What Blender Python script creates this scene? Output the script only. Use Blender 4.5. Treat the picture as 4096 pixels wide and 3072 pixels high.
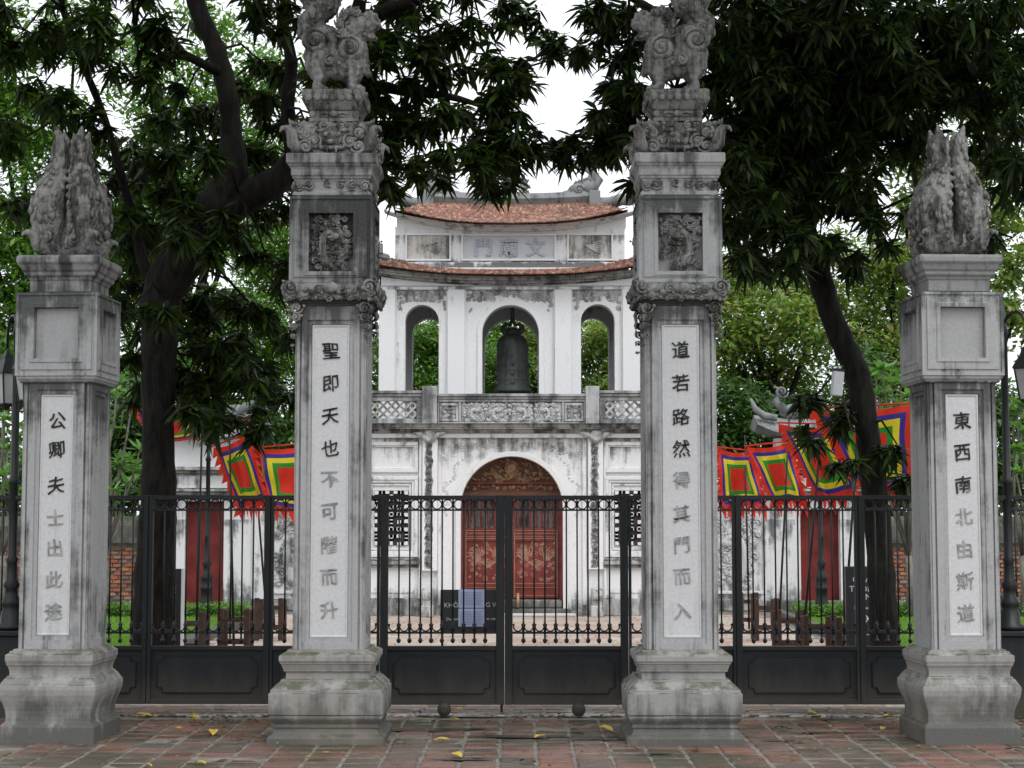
import bpy, bmesh, math, random
import numpy as np
from mathutils import Vector, Matrix
for o in list(bpy.data.objects): bpy.data.objects.remove(o)
SC = bpy.context.scene; COL = SC.collection
PI = math.pi; R_ = random.Random(7); NP = np.random.RandomState(11)

# ---------------------------------------------------------------- camera
F_PX = 6800.0; CAM_H = 1.8
TH = math.atan((2060-1536)/F_PX); PS = math.atan(37/F_PX)
cam = bpy.data.cameras.new('camera'); cam.sensor_width = 36; cam.lens = 36*F_PX/4096
cam.clip_start = .1; cam.clip_end = 2000
co = bpy.data.objects.new('camera', cam); COL.objects.link(co); SC.camera = co
co.location = (0, 0, CAM_H); co.rotation_euler = (PI/2+TH, 0, PS)
# ---------------------------------------------------------------- light: overcast white sky
w = bpy.data.worlds.new('World'); SC.world = w; w.use_nodes = True
nt = w.node_tree; nt.nodes.clear()
out = nt.nodes.new('ShaderNodeOutputWorld'); bg = nt.nodes.new('ShaderNodeBackground')
sky = nt.nodes.new('ShaderNodeTexSky'); sky.sky_type = 'NISHITA'; sky.sun_disc = False
sky.sun_elevation = math.radians(58); sky.sun_rotation = math.radians(150)
sky.air_density = 1.4; sky.dust_density = 4.0; sky.ozone_density = 1.0
hs = nt.nodes.new('ShaderNodeHueSaturation'); hs.inputs['Saturation'].default_value = .10
cl = nt.nodes.new('ShaderNodeMix'); cl.data_type = 'RGBA'; cl.inputs[0].default_value = .65   # even cloud layer over the clear sky
cl.inputs[7].default_value = (9.0, 9.4, 10.0, 1)
nt.links.new(sky.outputs[0], hs.inputs['Color']); nt.links.new(hs.outputs[0], cl.inputs[6]); nt.links.new(cl.outputs[2], bg.inputs[0])
bg.inputs[1].default_value = .15
nt.links.new(bg.outputs[0], out.inputs[0])
sl = bpy.data.lights.new('sun', 'SUN'); sl.energy = .9; sl.angle = math.radians(25); sl.color = (1, .98, .96)
so = bpy.data.objects.new('sun', sl); COL.objects.link(so)
so.rotation_euler = (math.radians(32), 0, math.radians(30)); so.location = (0, 0, 40)
SC.view_settings.view_transform = 'Standard'; SC.view_settings.look = 'None'
SC.view_settings.gamma = 1; SC.view_settings.use_curve_mapping = False
SC.view_settings.exposure = 0.28
SC.cycles.max_bounces = 8; SC.cycles.diffuse_bounces = 3; SC.cycles.glossy_bounces = 3
SC.cycles.transmission_bounces = 4; SC.cycles.transparent_max_bounces = 8
SC.render.engine = 'CYCLES'

# ---------------------------------------------------------------- photograph pixel -> place
FW = Vector((-math.sin(PS)*math.cos(TH), math.cos(PS)*math.cos(TH), math.sin(TH)))
RT = Vector((math.cos(PS), math.sin(PS), 0)); UP = RT.cross(FW)
def P(px, py, Y):
    r = FW + RT*((px-2048)/F_PX) + UP*((1536-py)/F_PX)
    return Vector((0, 0, CAM_H)) + r*(Y/r.y)
def G(px, py, z=0):
    r = FW + RT*((px-2048)/F_PX) + UP*((1536-py)/F_PX)
    return Vector((0, 0, CAM_H)) + r*((z-CAM_H)/r.z)
def X(px, Y, py=2000): return P(px, py, Y).x
def Z(py, Y, px=2048): return P(px, py, Y).z

# ---------------------------------------------------------------- mesh builder
class MB:
    def __init__(s): s.v = []; s.f = []; s.m = []; s.cur = 0; s.T = None
    def add(s, vs, fs, m=None):
        b = len(s.v)
        if s.T is not None: vs = [s.T @ Vector(q) for q in vs]
        s.v.extend([tuple(q) for q in vs])
        for f in fs: s.f.append(tuple(i+b for i in f)); s.m.append(s.cur if m is None else m)
        return s
    def box(s, x0, x1, y0, y1, z0, z1):
        return s.add([(x0,y0,z0),(x1,y0,z0),(x1,y1,z0),(x0,y1,z0),(x0,y0,z1),(x1,y0,z1),(x1,y1,z1),(x0,y1,z1)],
              [(0,3,2,1),(4,5,6,7),(0,1,5,4),(1,2,6,5),(2,3,7,6),(3,0,4,7)])
    def stack(s, prof, cx=0, cy=0, asp=1):     # square rings (half width, z) bottom to top
        vs = []; fs = []
        for h, z in prof: vs += [(cx-h, cy-h*asp, z), (cx+h, cy-h*asp, z), (cx+h, cy+h*asp, z), (cx-h, cy+h*asp, z)]
        n = len(prof)
        for k in range(n-1):
            a = 4*k
            for i in range(4): j = (i+1) % 4; fs.append((a+i, a+j, a+4+j, a+4+i))
        fs.append((3, 2, 1, 0)); e = 4*(n-1); fs.append((e, e+1, e+2, e+3))
        return s.add(vs, fs)
    def lathe(s, prof, cx=0, cy=0, n=16, cz=0):     # (radius, z)
        vs = []; fs = []
        for r, z in prof:
            for i in range(n): a = 2*PI*i/n; vs.append((cx+r*math.cos(a), cy+r*math.sin(a), cz+z))
        for k in range(len(prof)-1):
            for i in range(n):
                j = (i+1) % n; fs.append((k*n+i, k*n+j, k*n+n+j, k*n+n+i))
        fs.append(tuple(range(n))[::-1]); fs.append(tuple(range((len(prof)-1)*n, len(prof)*n)))
        return s.add(vs, fs)
    def tube(s, pts, rad, n=6, flat=1.0, cap=True):
        pts = [Vector(p) for p in pts]; m = len(pts)
        if not hasattr(rad, '__len__'): rad = [rad]*m
        vs = []; fs = []; ref = None
        for i in range(m):
            t = (pts[min(i+1, m-1)] - pts[max(i-1, 0)])
            if t.length < 1e-9: t = Vector((0, 0, 1))
            t.normalize()
            if ref is None: ref = Vector((0, 1, 0)) if abs(t.y) < .9 else Vector((1, 0, 0))
            a = (ref - t*ref.dot(t)); 
            if a.length < 1e-6: a = t.orthogonal()
            a.normalize(); b = t.cross(a); ref = a
            for k in range(n):
                an = 2*PI*k/n; vs.append(pts[i] + a*(math.cos(an)*rad[i]*flat) + b*(math.sin(an)*rad[i]))
        for i in range(m-1):
            for k in range(n): j = (k+1) % n; fs.append((i*n+k, i*n+j, (i+1)*n+j, (i+1)*n+k))
        if cap: fs.append(tuple(range(n))[::-1]); fs.append(tuple(range((m-1)*n, m*n)))
        return s.add(vs, fs)
    def ball(s, c, r, n=8, m=6, sc=(1, 1, 1), rot=0):
        c = Vector(c); vs = [(0, 0, -1)]; fs = []
        for i in range(1, m):
            ph = PI*i/m - PI/2
            for k in range(n): a = 2*PI*k/n; vs.append((math.cos(ph)*math.cos(a), math.cos(ph)*math.sin(a), math.sin(ph)))
        vs.append((0, 0, 1)); top = len(vs)-1
        for k in range(n): fs.append((0, 1+(k+1) % n, 1+k))
        for i in range(m-2):
            for k in range(n): j = (k+1) % n; a = 1+i*n; fs.append((a+k, a+j, a+n+j, a+n+k))
        a = 1+(m-2)*n
        for k in range(n): fs.append((a+k, a+(k+1) % n, top))
        M = Matrix.Rotation(rot, 3, 'Y')
        return s.add([c + M @ Vector((v[0]*r*sc[0], v[1]*r*sc[1], v[2]*r*sc[2])) for v in vs], fs)
    def ring(s, c, R, r, n=16, m=5, a0=0, a1=2*PI):   # ring or arc in the xz plane
        full = abs(a1-a0-2*PI) < 1e-6; k = n if full else n
        pts = [Vector(c)+Vector((R*math.cos(a0+(a1-a0)*i/k), 0, R*math.sin(a0+(a1-a0)*i/k))) for i in range(k+1)]
        return s.tube(pts, r, m, cap=not full)
    def nested(s, O, U, V, N, lev):    # lev: (u0,v0,u1,v1,depth) successive rectangles; rings between, last one filled
        O, U, V, N = map(Vector, (O, U, V, N)); vs = []; fs = []
        for u0, v0, u1, v1, d in lev:
            for u, v in ((u0, v0), (u1, v0), (u1, v1), (u0, v1)): vs.append(O+U*u+V*v-N*d)
        n = len(lev)
        for k in range(n-1):
            a = 4*k
            for i in range(4): j = (i+1) % 4; fs.append((a+i, a+j, a+4+j, a+4+i))
        e = 4*(n-1); fs.append((e, e+1, e+2, e+3))
        return s.add(vs, fs)
    def poly(s, pts, y0, y1):          # polygon in xz extruded along y
        n = len(pts); vs = [(x, y0, z) for x, z in pts]+[(x, y1, z) for x, z in pts]
        fs = [tuple(range(n)), tuple(range(n, 2*n))[::-1]]+[(i, i+n, (i+1) % n+n, (i+1) % n) for i in range(n)]
        return s.add(vs, fs)
    def spiral(s, c, R, r, turns=1.6, a0=0, sgn=1, n=16, m=5, U=(1, 0, 0), V=(0, 0, 1), N=(0, -1, 0), lift=.5):
        c, U, V, N = map(Vector, (c, U, V, N)); pts = []; rd = []
        for i in range(n+1):
            t = i/n; a = a0+sgn*turns*2*PI*t; q = R*(1-t*.88)
            pts.append(c+U*(q*math.cos(a))+V*(q*math.sin(a))+N*(r*lift*t*1.5)); rd.append(r*(1.0-.35*t)*(.35+.65*min(1, t*5)))
        s.tube(pts, rd, m)
        s.ball(pts[-1], r*1.1, 6, 4)
        return s
def smooth(me):
    me.polygons.foreach_set('use_smooth', [True]*len(me.polygons))
OFF = {}
def mesh_of(mb, name, mats, off=(0, 0, 0), sm=False):
    me = bpy.data.meshes.new(name); ox, oy, oz = off
    me.from_pydata([(v[0]-ox, v[1]-oy, v[2]-oz) for v in mb.v], [], mb.f)
    if not isinstance(mats, (list, tuple)): mats = [mats]
    for m in mats: me.materials.append(m)
    if len(mats) > 1: me.polygons.foreach_set('material_index', mb.m)
    if sm: smooth(me)
    me.update(); return me
def tag(o, label=None, cat=None, group=None, kind=None):
    if label: o['label'] = label
    if cat: o['category'] = cat
    if group: o['group'] = group
    if kind: o['kind'] = kind
    return o
def root(name, loc, label, cat, group=None, rz=0):
    o = bpy.data.objects.new(name, None); COL.objects.link(o); o.location = loc; o.rotation_euler.z = rz
    OFF[o.name] = tuple(loc); return tag(o, label, cat, group)
SPLIT = {'pilaster_edge', 'upper_pilaster', 'side_wall', 'plinth', 'arch_pier', 'upper_side_wall', 'couplet_board', 'wall_pier', 'gilt_line', 'door_panel', 'door_frame'}
def islands(mb):
    p = list(range(len(mb.v)))
    def f(a):
        while p[a] != a: p[a] = p[p[a]]; a = p[a]
        return a
    for q in mb.f:
        for i in q[1:]: p[f(q[0])] = f(i)
    g = {}
    for q in mb.f: g.setdefault(f(q[0]), []).append(q)
    out = []
    for fs in g.values():
        ix = sorted({i for q in fs for i in q}); mp = {a: b for b, a in enumerate(ix)}; m = MB(); m.add([mb.v[i] for i in ix], [tuple(mp[i] for i in q) for q in fs]); out.append(m)
    return out
def part(name, mb, mats, par, **k):
    if name in SPLIT:
        for m in islands(mb): o = part1(name, m, mats, par, **k)
        return o
    return part1(name, mb, mats, par, **k)
def part1(name, mb, mats, par, sm=False, bev=0, label=None, kind=None, local=False):
    off = (0, 0, 0) if local else OFF.get(par.name, (0, 0, 0)) if par else (0, 0, 0)
    o = bpy.data.objects.new(name, mesh_of(mb, name, mats, off, sm)); COL.objects.link(o)
    if par: o.parent = par; OFF[o.name] = off
    if bev:
        b = o.modifiers.new('b', 'BEVEL'); b.width = bev; b.segments = 1; b.limit_method = 'ANGLE'; b.angle_limit = .6
    if label: o['label'] = label
    if kind: o['kind'] = kind
    return o
def solo(name, mb, mats, label, cat, group=None, sm=False, bev=0, kind=None, at=None):
    if at is None:
        v = np.array(mb.v); at = (float(v[:, 0].mean()), float(v[:, 1].mean()), float(v[:, 2].min()))
    o = bpy.data.objects.new(name, mesh_of(mb, name, mats, at, sm)); COL.objects.link(o); o.location = at; OFF[o.name] = tuple(at)
    if bev:
        b = o.modifiers.new('b', 'BEVEL'); b.width = bev; b.segments = 1; b.limit_method = 'ANGLE'; b.angle_limit = .6
    return tag(o, label, cat, group, kind)
def remeshed(mb, voxel, disp=0, dscale=.1, name='m', mats=None, extra=None):
    me = mesh_of(mb, name, mats or []); o = bpy.data.objects.new('tmp', me); COL.objects.link(o)
    r = o.modifiers.new('r', 'REMESH'); r.mode = 'VOXEL'; r.voxel_size = voxel
    if disp:
        t = bpy.data.textures.new('t', 'CLOUDS'); t.noise_scale = dscale; t.noise_depth = 3
        d = o.modifiers.new('d', 'DISPLACE'); d.texture = t; d.strength = disp; d.mid_level = .5; d.texture_coords = 'LOCAL'
    dg = bpy.context.evaluated_depsgraph_get(); dg.update()
    m2 = bpy.data.meshes.new_from_object(o.evaluated_get(dg)); bpy.data.objects.remove(o)
    m2.materials.clear()
    if extra:
        e = mesh_of(extra, 'e', []); bm = bmesh.new(); bm.from_mesh(m2); bm.from_mesh(e); bm.to_mesh(m2); bm.free()
    for m in (mats or []): m2.materials.append(m)
    smooth(m2); return m2
def put(name, me, par=None, loc=(0, 0, 0), rot=(0, 0, 0), sc=(1, 1, 1)):
    o = bpy.data.objects.new(name, me); COL.objects.link(o); o.location = loc; o.rotation_euler = rot; o.scale = sc
    if par: o.parent = par
    return o
def copy_tree(o, par=None):
    c = o.copy(); COL.objects.link(c); c.parent = par; OFF[c.name] = OFF.get(o.name, (0, 0, 0))
    for ch in [q for q in bpy.data.objects if q.parent == o]: copy_tree(ch, c)
    return c

# ---------------------------------------------------------------- materials
class NB:
    def __init__(s, name):
        s.m = bpy.data.materials.new(name); s.m.use_nodes = True; s.t = s.m.node_tree; s.t.nodes.clear()
        s.o = s.n('ShaderNodeOutputMaterial'); s.b = s.n('ShaderNodeBsdfPrincipled'); s.l(s.b.outputs[0], s.o.inputs[0])
    def n(s, ty, **kw):
        q = s.t.nodes.new(ty)
        for k, v in kw.items(): setattr(q, k, v)
        return q
    def l(s, a, b): s.t.links.new(a, b)
    def setin(s, sock, v):
        if hasattr(v, 'is_output') or hasattr(v, 'links'): s.l(v, sock)
        else: sock.default_value = v
    def pos(s, sc=(1, 1, 1), obj=False):
        g = s.n('ShaderNodeTexCoord').outputs['Object'] if obj else s.n('ShaderNodeNewGeometry').outputs['Position']
        mp = s.n('ShaderNodeMapping'); mp.inputs['Scale'].default_value = sc; s.l(g, mp.inputs[0]); return mp.outputs[0]
    def noise(s, scale, detail=4, sc=(1, 1, 1), obj=False, dist=0, rough=.55):
        q = s.n('ShaderNodeTexNoise'); q.inputs['Scale'].default_value = scale; q.inputs['Detail'].default_value = detail
        q.inputs['Distortion'].default_value = dist; q.inputs['Roughness'].default_value = rough
        s.l(s.pos(sc, obj), q.inputs['Vector']); return q.outputs['Fac']
    def math(s, op, a, b=None, clamp=False):
        q = s.n('ShaderNodeMath', operation=op, use_clamp=clamp); s.setin(q.inputs[0], a)
        if b is not None: s.setin(q.inputs[1], b)
        return q.outputs[0]
    def rng(s, v, a, b, c=0, d=1):
        q = s.n('ShaderNodeMapRange', interpolation_type='SMOOTHSTEP'); s.l(v, q.inputs[0])
        for i, x in enumerate((a, b, c, d)): q.inputs[i+1].default_value = x
        return q.outputs[0]
    def mix(s, f, a, b, mode='MIX'):
        q = s.n('ShaderNodeMix', data_type='RGBA', blend_type=mode); s.setin(q.inputs[0], f)
        for i, x in ((6, a), (7, b)):
            if isinstance(x, (tuple, list)): q.inputs[i].default_value = tuple(x)+(1,) if len(x) == 3 else x
            else: s.l(x, q.inputs[i])
        return q.outputs[2]
    def ramp(s, f, stops):
        q = s.n('ShaderNodeValToRGB'); s.l(f, q.inputs[0]); e = q.color_ramp.elements
        while len(e) < len(stops): e.new(.5)
        for i, (p, c) in enumerate(stops): e[i].position = p; e[i].color = tuple(c)+(1,)
        return q.outputs[0]
    def bump(s, h, strength=.3, dist=.02):
        q = s.n('ShaderNodeBump'); q.inputs['Strength'].default_value = strength; q.inputs['Distance'].default_value = dist
        s.l(h, q.inputs['Height']); s.l(q.outputs[0], s.b.inputs['Normal'])
    def fin(s, col, rough=.8, spec=.3, metal=0):
        s.setin(s.b.inputs['Base Color'], (tuple(col)+(1,)) if isinstance(col, tuple) else col)
        s.setin(s.b.inputs['Roughness'], rough); s.b.inputs['Specular IOR Level'].default_value = spec
        s.b.inputs['Metallic'].default_value = metal; return s.m
def weathered(name, base, dark, lo=.5, hi=.68, amt=.8, moss=None, bands=(), rough=.9, bs=.35, sc=1.0, streak=(7, 7, .7), warm=None):
    k = NB(name)
    big = k.noise(1.3*sc, 5); st = k.noise(1.0*sc, 6, streak, rough=.65); fine = k.noise(38*sc, 5, rough=.7); blot = k.noise(6*sc, 6, rough=.7)
    mixv = k.math('ADD', k.math('MULTIPLY', big, .30), k.math('ADD', k.math('MULTIPLY', st, .46), k.math('MULTIPLY', blot, .24)))
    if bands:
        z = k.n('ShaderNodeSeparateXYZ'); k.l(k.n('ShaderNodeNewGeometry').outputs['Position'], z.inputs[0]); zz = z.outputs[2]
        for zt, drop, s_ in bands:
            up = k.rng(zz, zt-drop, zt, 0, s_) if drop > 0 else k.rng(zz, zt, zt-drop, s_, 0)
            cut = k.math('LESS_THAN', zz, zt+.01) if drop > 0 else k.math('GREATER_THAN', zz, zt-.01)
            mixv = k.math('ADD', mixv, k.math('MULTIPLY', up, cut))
    m = k.rng(mixv, lo, hi, 0, amt)
    c = k.mix(m, base, dark)
    c = k.mix(k.rng(fine, .3, .75, 0, .28), c, tuple(x*.45 for x in base))
    if warm: c = k.mix(k.rng(k.noise(.9, 4), .52, .7, 0, .55), c, warm)
    if moss:
        nz = k.n('ShaderNodeSeparateXYZ'); k.l(k.n('ShaderNodeNewGeometry').outputs['Normal'], nz.inputs[0])
        mm = k.math('MULTIPLY', k.rng(nz.outputs[2], .25, .85), k.rng(blot, .38, .6))
        c = k.mix(mm, c, moss)
    k.bump(k.math('ADD', k.math('MULTIPLY', fine, .6), blot), bs, .012)
    return k.fin(c, rough, .2)
DK = (.030, .031, .030)
M = {}
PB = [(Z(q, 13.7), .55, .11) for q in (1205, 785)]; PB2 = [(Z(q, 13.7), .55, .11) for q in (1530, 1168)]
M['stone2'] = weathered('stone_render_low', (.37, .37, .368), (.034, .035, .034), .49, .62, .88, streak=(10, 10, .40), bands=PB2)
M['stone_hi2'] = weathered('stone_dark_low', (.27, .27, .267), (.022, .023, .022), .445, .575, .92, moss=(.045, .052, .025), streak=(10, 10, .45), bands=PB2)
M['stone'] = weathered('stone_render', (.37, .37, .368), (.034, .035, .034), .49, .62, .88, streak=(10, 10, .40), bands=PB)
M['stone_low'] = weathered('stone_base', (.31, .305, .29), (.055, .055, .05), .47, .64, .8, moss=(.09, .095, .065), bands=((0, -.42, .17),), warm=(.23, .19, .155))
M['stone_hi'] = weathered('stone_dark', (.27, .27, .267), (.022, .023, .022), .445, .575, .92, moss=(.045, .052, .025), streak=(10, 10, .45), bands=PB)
M['carve'] = weathered('stone_carved', (.27, .265, .255), (.028, .029, .026), .44, .58, .92, moss=(.055, .065, .025), bs=.8, sc=2.6)  # weathering, plus dark blotches at carving size standing for shade in the crevices
M['panel'] = weathered('panel_render', (.56, .56, .56), (.22, .22, .22), .52, .72, .7)
M['panel_mid'] = weathered('panel_grey', (.36, .36, .357), (.13, .13, .13), .50, .72, .7)
M['white'] = weathered('lime_white', (.80, .80, .80), (.20, .205, .21), .56, .70, .8, streak=(5, 5, .5))
M['white_dirty'] = weathered('lime_stained', (.78, .78, .78), (.07, .072, .075), .49, .62, .92, streak=(5, 5, .6))
M['cornice'] = weathered('cornice_black', (.50, .50, .49), (.032, .034, .032), .42, .58, .93, moss=(.04, .045, .03), streak=(6, 6, .8))
M['relief'] = weathered('relief_stone', (.55, .55, .54), (.05, .05, .05), .44, .60, .9, sc=1.6)
M['ridge'] = weathered('ridge_plaster', (.24, .25, .25), (.05, .05, .05), .48, .64, .85)
def plain(name, col, rough=.6, spec=.4, metal=0, var=.2, vs=6, bump=0):
    k = NB(name); c = k.mix(k.rng(k.noise(vs, 5), .3, .7, 0, 1), tuple(x*(1-var) for x in col), tuple(min(1, x*(1+var)) for x in col))
    if bump: k.bump(k.noise(vs*8, 4), bump, .01)
    return k.fin(c, rough, spec, metal)
M['iron'] = plain('iron_paint', (.006, .0085, .009), .45, .4, 0, .25, 9, .15)
def iron_dusty():
    k = NB('iron_dusty'); z = k.n('ShaderNodeSeparateXYZ'); k.l(k.n('ShaderNodeNewGeometry').outputs['Position'], z.inputs[0])
    d = k.math('ADD', k.rng(z.outputs[2], .1, .5, .32, 0), k.math('MULTIPLY', k.noise(6, 6, (1.6, 1, .35)), .42))
    c = k.mix(k.rng(d, .16, .6, 0, .8), (.0065, .010, .012), (.060, .052, .040)); k.bump(k.noise(40, 3), .12, .01)
    return k.fin(c, .55, .35)
M['iron_panel'] = iron_dusty()
M['red'] = plain('red_lacquer', (.175, .030, .024), .42, .4, 0, .25, 5)
M['red_dark'] = plain('red_door_paint', (.16, .022, .018), .6, .3, 0, .3, 3)
M['gold'] = plain('gilt_line', (.36, .20, .13), .45, .5, 0, .2)
M['wood_gilt'] = plain('gilded_wood', (.30, .18, .10), .55, .4, 0, .5, 14)
M['wood_dark'] = plain('dark_red_wood', (.11, .055, .033), .6, .3)
M['stand'] = plain('brown_wood', (.055, .028, .020), .6, .3, 0, .3, 8)
M['bronze'] = weathered('bronze', (.15, .17, .158), (.03, .034, .03), .45, .65, .9, rough=.5, bs=.3, sc=1.5)
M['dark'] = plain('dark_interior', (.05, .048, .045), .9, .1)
M['paper'] = plain('paper', (.50, .56, .78), .8, .2, 0, .05, 4)
M['sign'] = plain('sign_black', (.014, .014, .016), .35, .5, 0, .1)
M['letter'] = plain('letter_white', (.62, .62, .62), .5, .3, 0, .03)
M['ink_mid'] = plain('character_grey', (.09, .09, .088), .85, .1, 0, .5, 16)
M['ink'] = plain('character_ink', (.035, .035, .033), .8, .1, 0, .5, 20)
M['relief_shade'] = plain('character_relief_shade', (.27, .27, .265), .85, .1, 0, .35, 14)  # grey stands for the shading on bare raised characters, which carry no ink
M['blueglaze'] = plain('porcelain_mosaic', (.34, .37, .42), .4, .5, 0, .5, 40)
M['plastic'] = plain('white_plastic', (.62, .64, .66), .5, .4, 0, .06)
M['bulb'] = plain('frosted_glass', (.40, .41, .40), .25, .5, 0, .1)
M['soil'] = plain('soil', (.075, .06, .045), .95, .1, 0, .3, 3, .4)
def cloth(name, col):
    k = NB(name); k.fin(k.mix(k.rng(k.noise(4, 4), .3, .7), tuple(x*.88 for x in col), col), .55, .3)
    tr = k.n('ShaderNodeBsdfTranslucent'); tr.inputs[0].default_value = tuple(col)+(1,)
    ms = k.n('ShaderNodeMixShader'); ms.inputs[0].default_value = .35
    k.l(k.b.outputs[0], ms.inputs[1]); k.l(tr.outputs[0], ms.inputs[2]); k.l(ms.outputs[0], k.o.inputs[0])
    k.bump(k.noise(9, 3), .35, .03); return k.m
M['f_red'] = cloth('cloth_red', (.68, .040, .02)); M['f_blue'] = cloth('cloth_blue', (.045, .035, .26))
M['f_yellow'] = cloth('cloth_yellow', (.72, .60, .03)); M['f_green'] = cloth('cloth_green', (.03, .26, .03))
def bricky(name, cols, wet=False, mossy=0, scale=1.0, gl=.35, puddles=False):
    k = NB(name); oi = k.n('ShaderNodeObjectInfo').outputs['Random']; isl = k.n('ShaderNodeNewGeometry').outputs['Random Per Island']
    f = k.math('FRACT', k.math('ADD', k.math('MULTIPLY', oi, 7.13), k.math('MULTIPLY', isl, 13.7)))
    c = k.ramp(f, [(i/(len(cols)-1), q) for i, q in enumerate(cols)])
    fine = k.noise(30*scale, 6, rough=.7); big = k.noise(.9, 4); blot = k.noise(5*scale, 5)
    c = k.mix(k.rng(fine, .35, .7, 0, .35), c, tuple(x*.5 for x in cols[0]))
    c = k.mix(k.rng(blot, .52, .68, 0, .45), c, (.17, .15, .125))
    if mossy: c = k.mix(k.rng(big, .46, .62, 0, mossy), c, (.045, .052, .030))
    k.bump(k.math('ADD', fine, k.math('MULTIPLY', blot, 1.5)), .35, .006)
    r = k.rng(k.noise(1.6, 5), .42, .6, gl+.35, gl) if wet else .9
    return k.fin(c, r, .45 if wet else .2)
M['pave'] = bricky('paving_brick', [(.22, .105, .075), (.14, .085, .063), (.25, .112, .078), (.062, .066, .050), (.19, .10, .074), (.10, .085, .065), (.21, .11, .082), (.075, .08, .060), (.17, .092, .068)], True, .75, gl=.25)
M['mortar'] = plain('mortar_grey', (.185, .17, .145), .7, .3, 0, .35, 8, .3)
M['court'] = bricky('courtyard_paver', [(.42, .27, .22), (.44, .37, .31), (.50, .44, .37), (.40, .28, .23), (.46, .42, .36)], False, .12)
M['brick'] = bricky('wall_brick', [(.42, .12, .055), (.22, .13, .095), (.50, .17, .08), (.16, .13, .11), (.33, .20, .14), (.44, .13, .06), (.28, .24, .20), (.52, .22, .10), (.30, .10, .06)], False, 0)
M['tile'] = bricky('roof_tile', [(.30, .125, .085), (.12, .068, .055), (.36, .17, .12), (.19, .09, .068), (.42, .28, .20), (.25, .11, .078), (.09, .058, .05), (.31, .14, .10)], False, .3, 1)
def wetc():
    k = NB('wet_cement_sheen'); a = k.rng(k.noise(9, 6, (1, 3, 1)), .42, .56); c = k.mix(a, (.42, .41, .40), (.05, .045, .04)); k.bump(k.noise(20, 4), .4, .01); return k.fin(c, .22, .6)  # pale patches painted for the sky's reflection on the wet cement
M['wet_cement_sheen'] = wetc()
def leafmat(name, cols, rough=.45, tl=.35, spec=.45):
    k = NB(name); g = k.n('ShaderNodeNewGeometry').outputs['Random Per Island']
    c = k.ramp(g, [(i/(len(cols)-1), q) for i, q in enumerate(cols)])
    k.fin(c, rough, spec)
    tr = k.n('ShaderNodeBsdfTranslucent'); k.l(k.mix(1.0, c, (1.3, 1.5, .5), 'MULTIPLY'), tr.inputs[0])
    ms = k.n('ShaderNodeMixShader'); ms.inputs[0].default_value = tl
    k.l(k.b.outputs[0], ms.inputs[1]); k.l(tr.outputs[0], ms.inputs[2]); k.l(ms.outputs[0], k.o.inputs[0]); return k.m
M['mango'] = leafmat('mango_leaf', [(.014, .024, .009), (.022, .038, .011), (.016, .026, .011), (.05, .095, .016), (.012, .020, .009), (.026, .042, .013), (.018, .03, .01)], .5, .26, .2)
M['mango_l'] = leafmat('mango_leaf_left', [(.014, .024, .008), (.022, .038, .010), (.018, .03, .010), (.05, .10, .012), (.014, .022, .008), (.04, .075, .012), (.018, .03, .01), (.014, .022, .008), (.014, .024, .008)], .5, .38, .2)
M['bg1'] = leafmat('green_leaf', [(.06, .14, .025), (.11, .24, .03), (.07, .16, .025), (.18, .34, .05), (.04, .08, .018), (.14, .27, .04)], .5, .4)
M['bg2'] = leafmat('yellow_green_leaf', [(.13, .22, .045), (.19, .30, .055), (.08, .15, .035), (.27, .36, .08), (.06, .10, .028), (.36, .32, .07)], .5, .4)
M['bg3'] = leafmat('deep_green_leaf', [(.025, .06, .014), (.04, .10, .018), (.09, .20, .03), (.02, .045, .012), (.05, .12, .02)], .5, .3)
M['fran'] = leafmat('frangipani_leaf', [(.10, .22, .06), (.14, .30, .07), (.07, .15, .04), (.17, .34, .10)], .45, .35)
M['grass'] = leafmat('lawn_grass', [(.14, .30, .03), (.18, .38, .04), (.10, .22, .025), (.22, .40, .05)], .6, .3)
M['hedge'] = leafmat('hedge_leaf', [(.09, .20, .03), (.13, .28, .03), (.05, .11, .02), (.17, .33, .04)], .5, .3)
M['fall_y'] = leafmat('fallen_yellow', [(.55, .36, .03), (.50, .26, .03), (.60, .45, .05), (.42, .38, .05)], .5, .1)
M['fall_b'] = leafmat('fallen_brown', [(.10, .05, .025), (.20, .08, .03), (.06, .04, .03), (.28, .12, .04)], .6, .05)
def bark():
    k = NB('bark'); a = k.noise(5, 6, (3, 3, .8), rough=.7); b = k.noise(1.2, 3)
    c = k.mix(k.rng(a, .35, .65), (.005, .0045, .004), (.020, .018, .015)); c = k.mix(k.rng(b, .55, .7, 0, .4), c, (.03, .035, .02))
    k.bump(a, .8, .05); return k.fin(c, .9, .2)
M['bark'] = bark(); M['bark_pale'] = plain('pale_bark', (.15, .145, .12), .8, .2, 0, .3, 6, .3)
kk = NB('puddle_water'); kk.fin((.03, .028, .024), .28, .7); kk.bump(kk.noise(12, 4), .8, .03); M['water'] = kk.m
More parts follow.
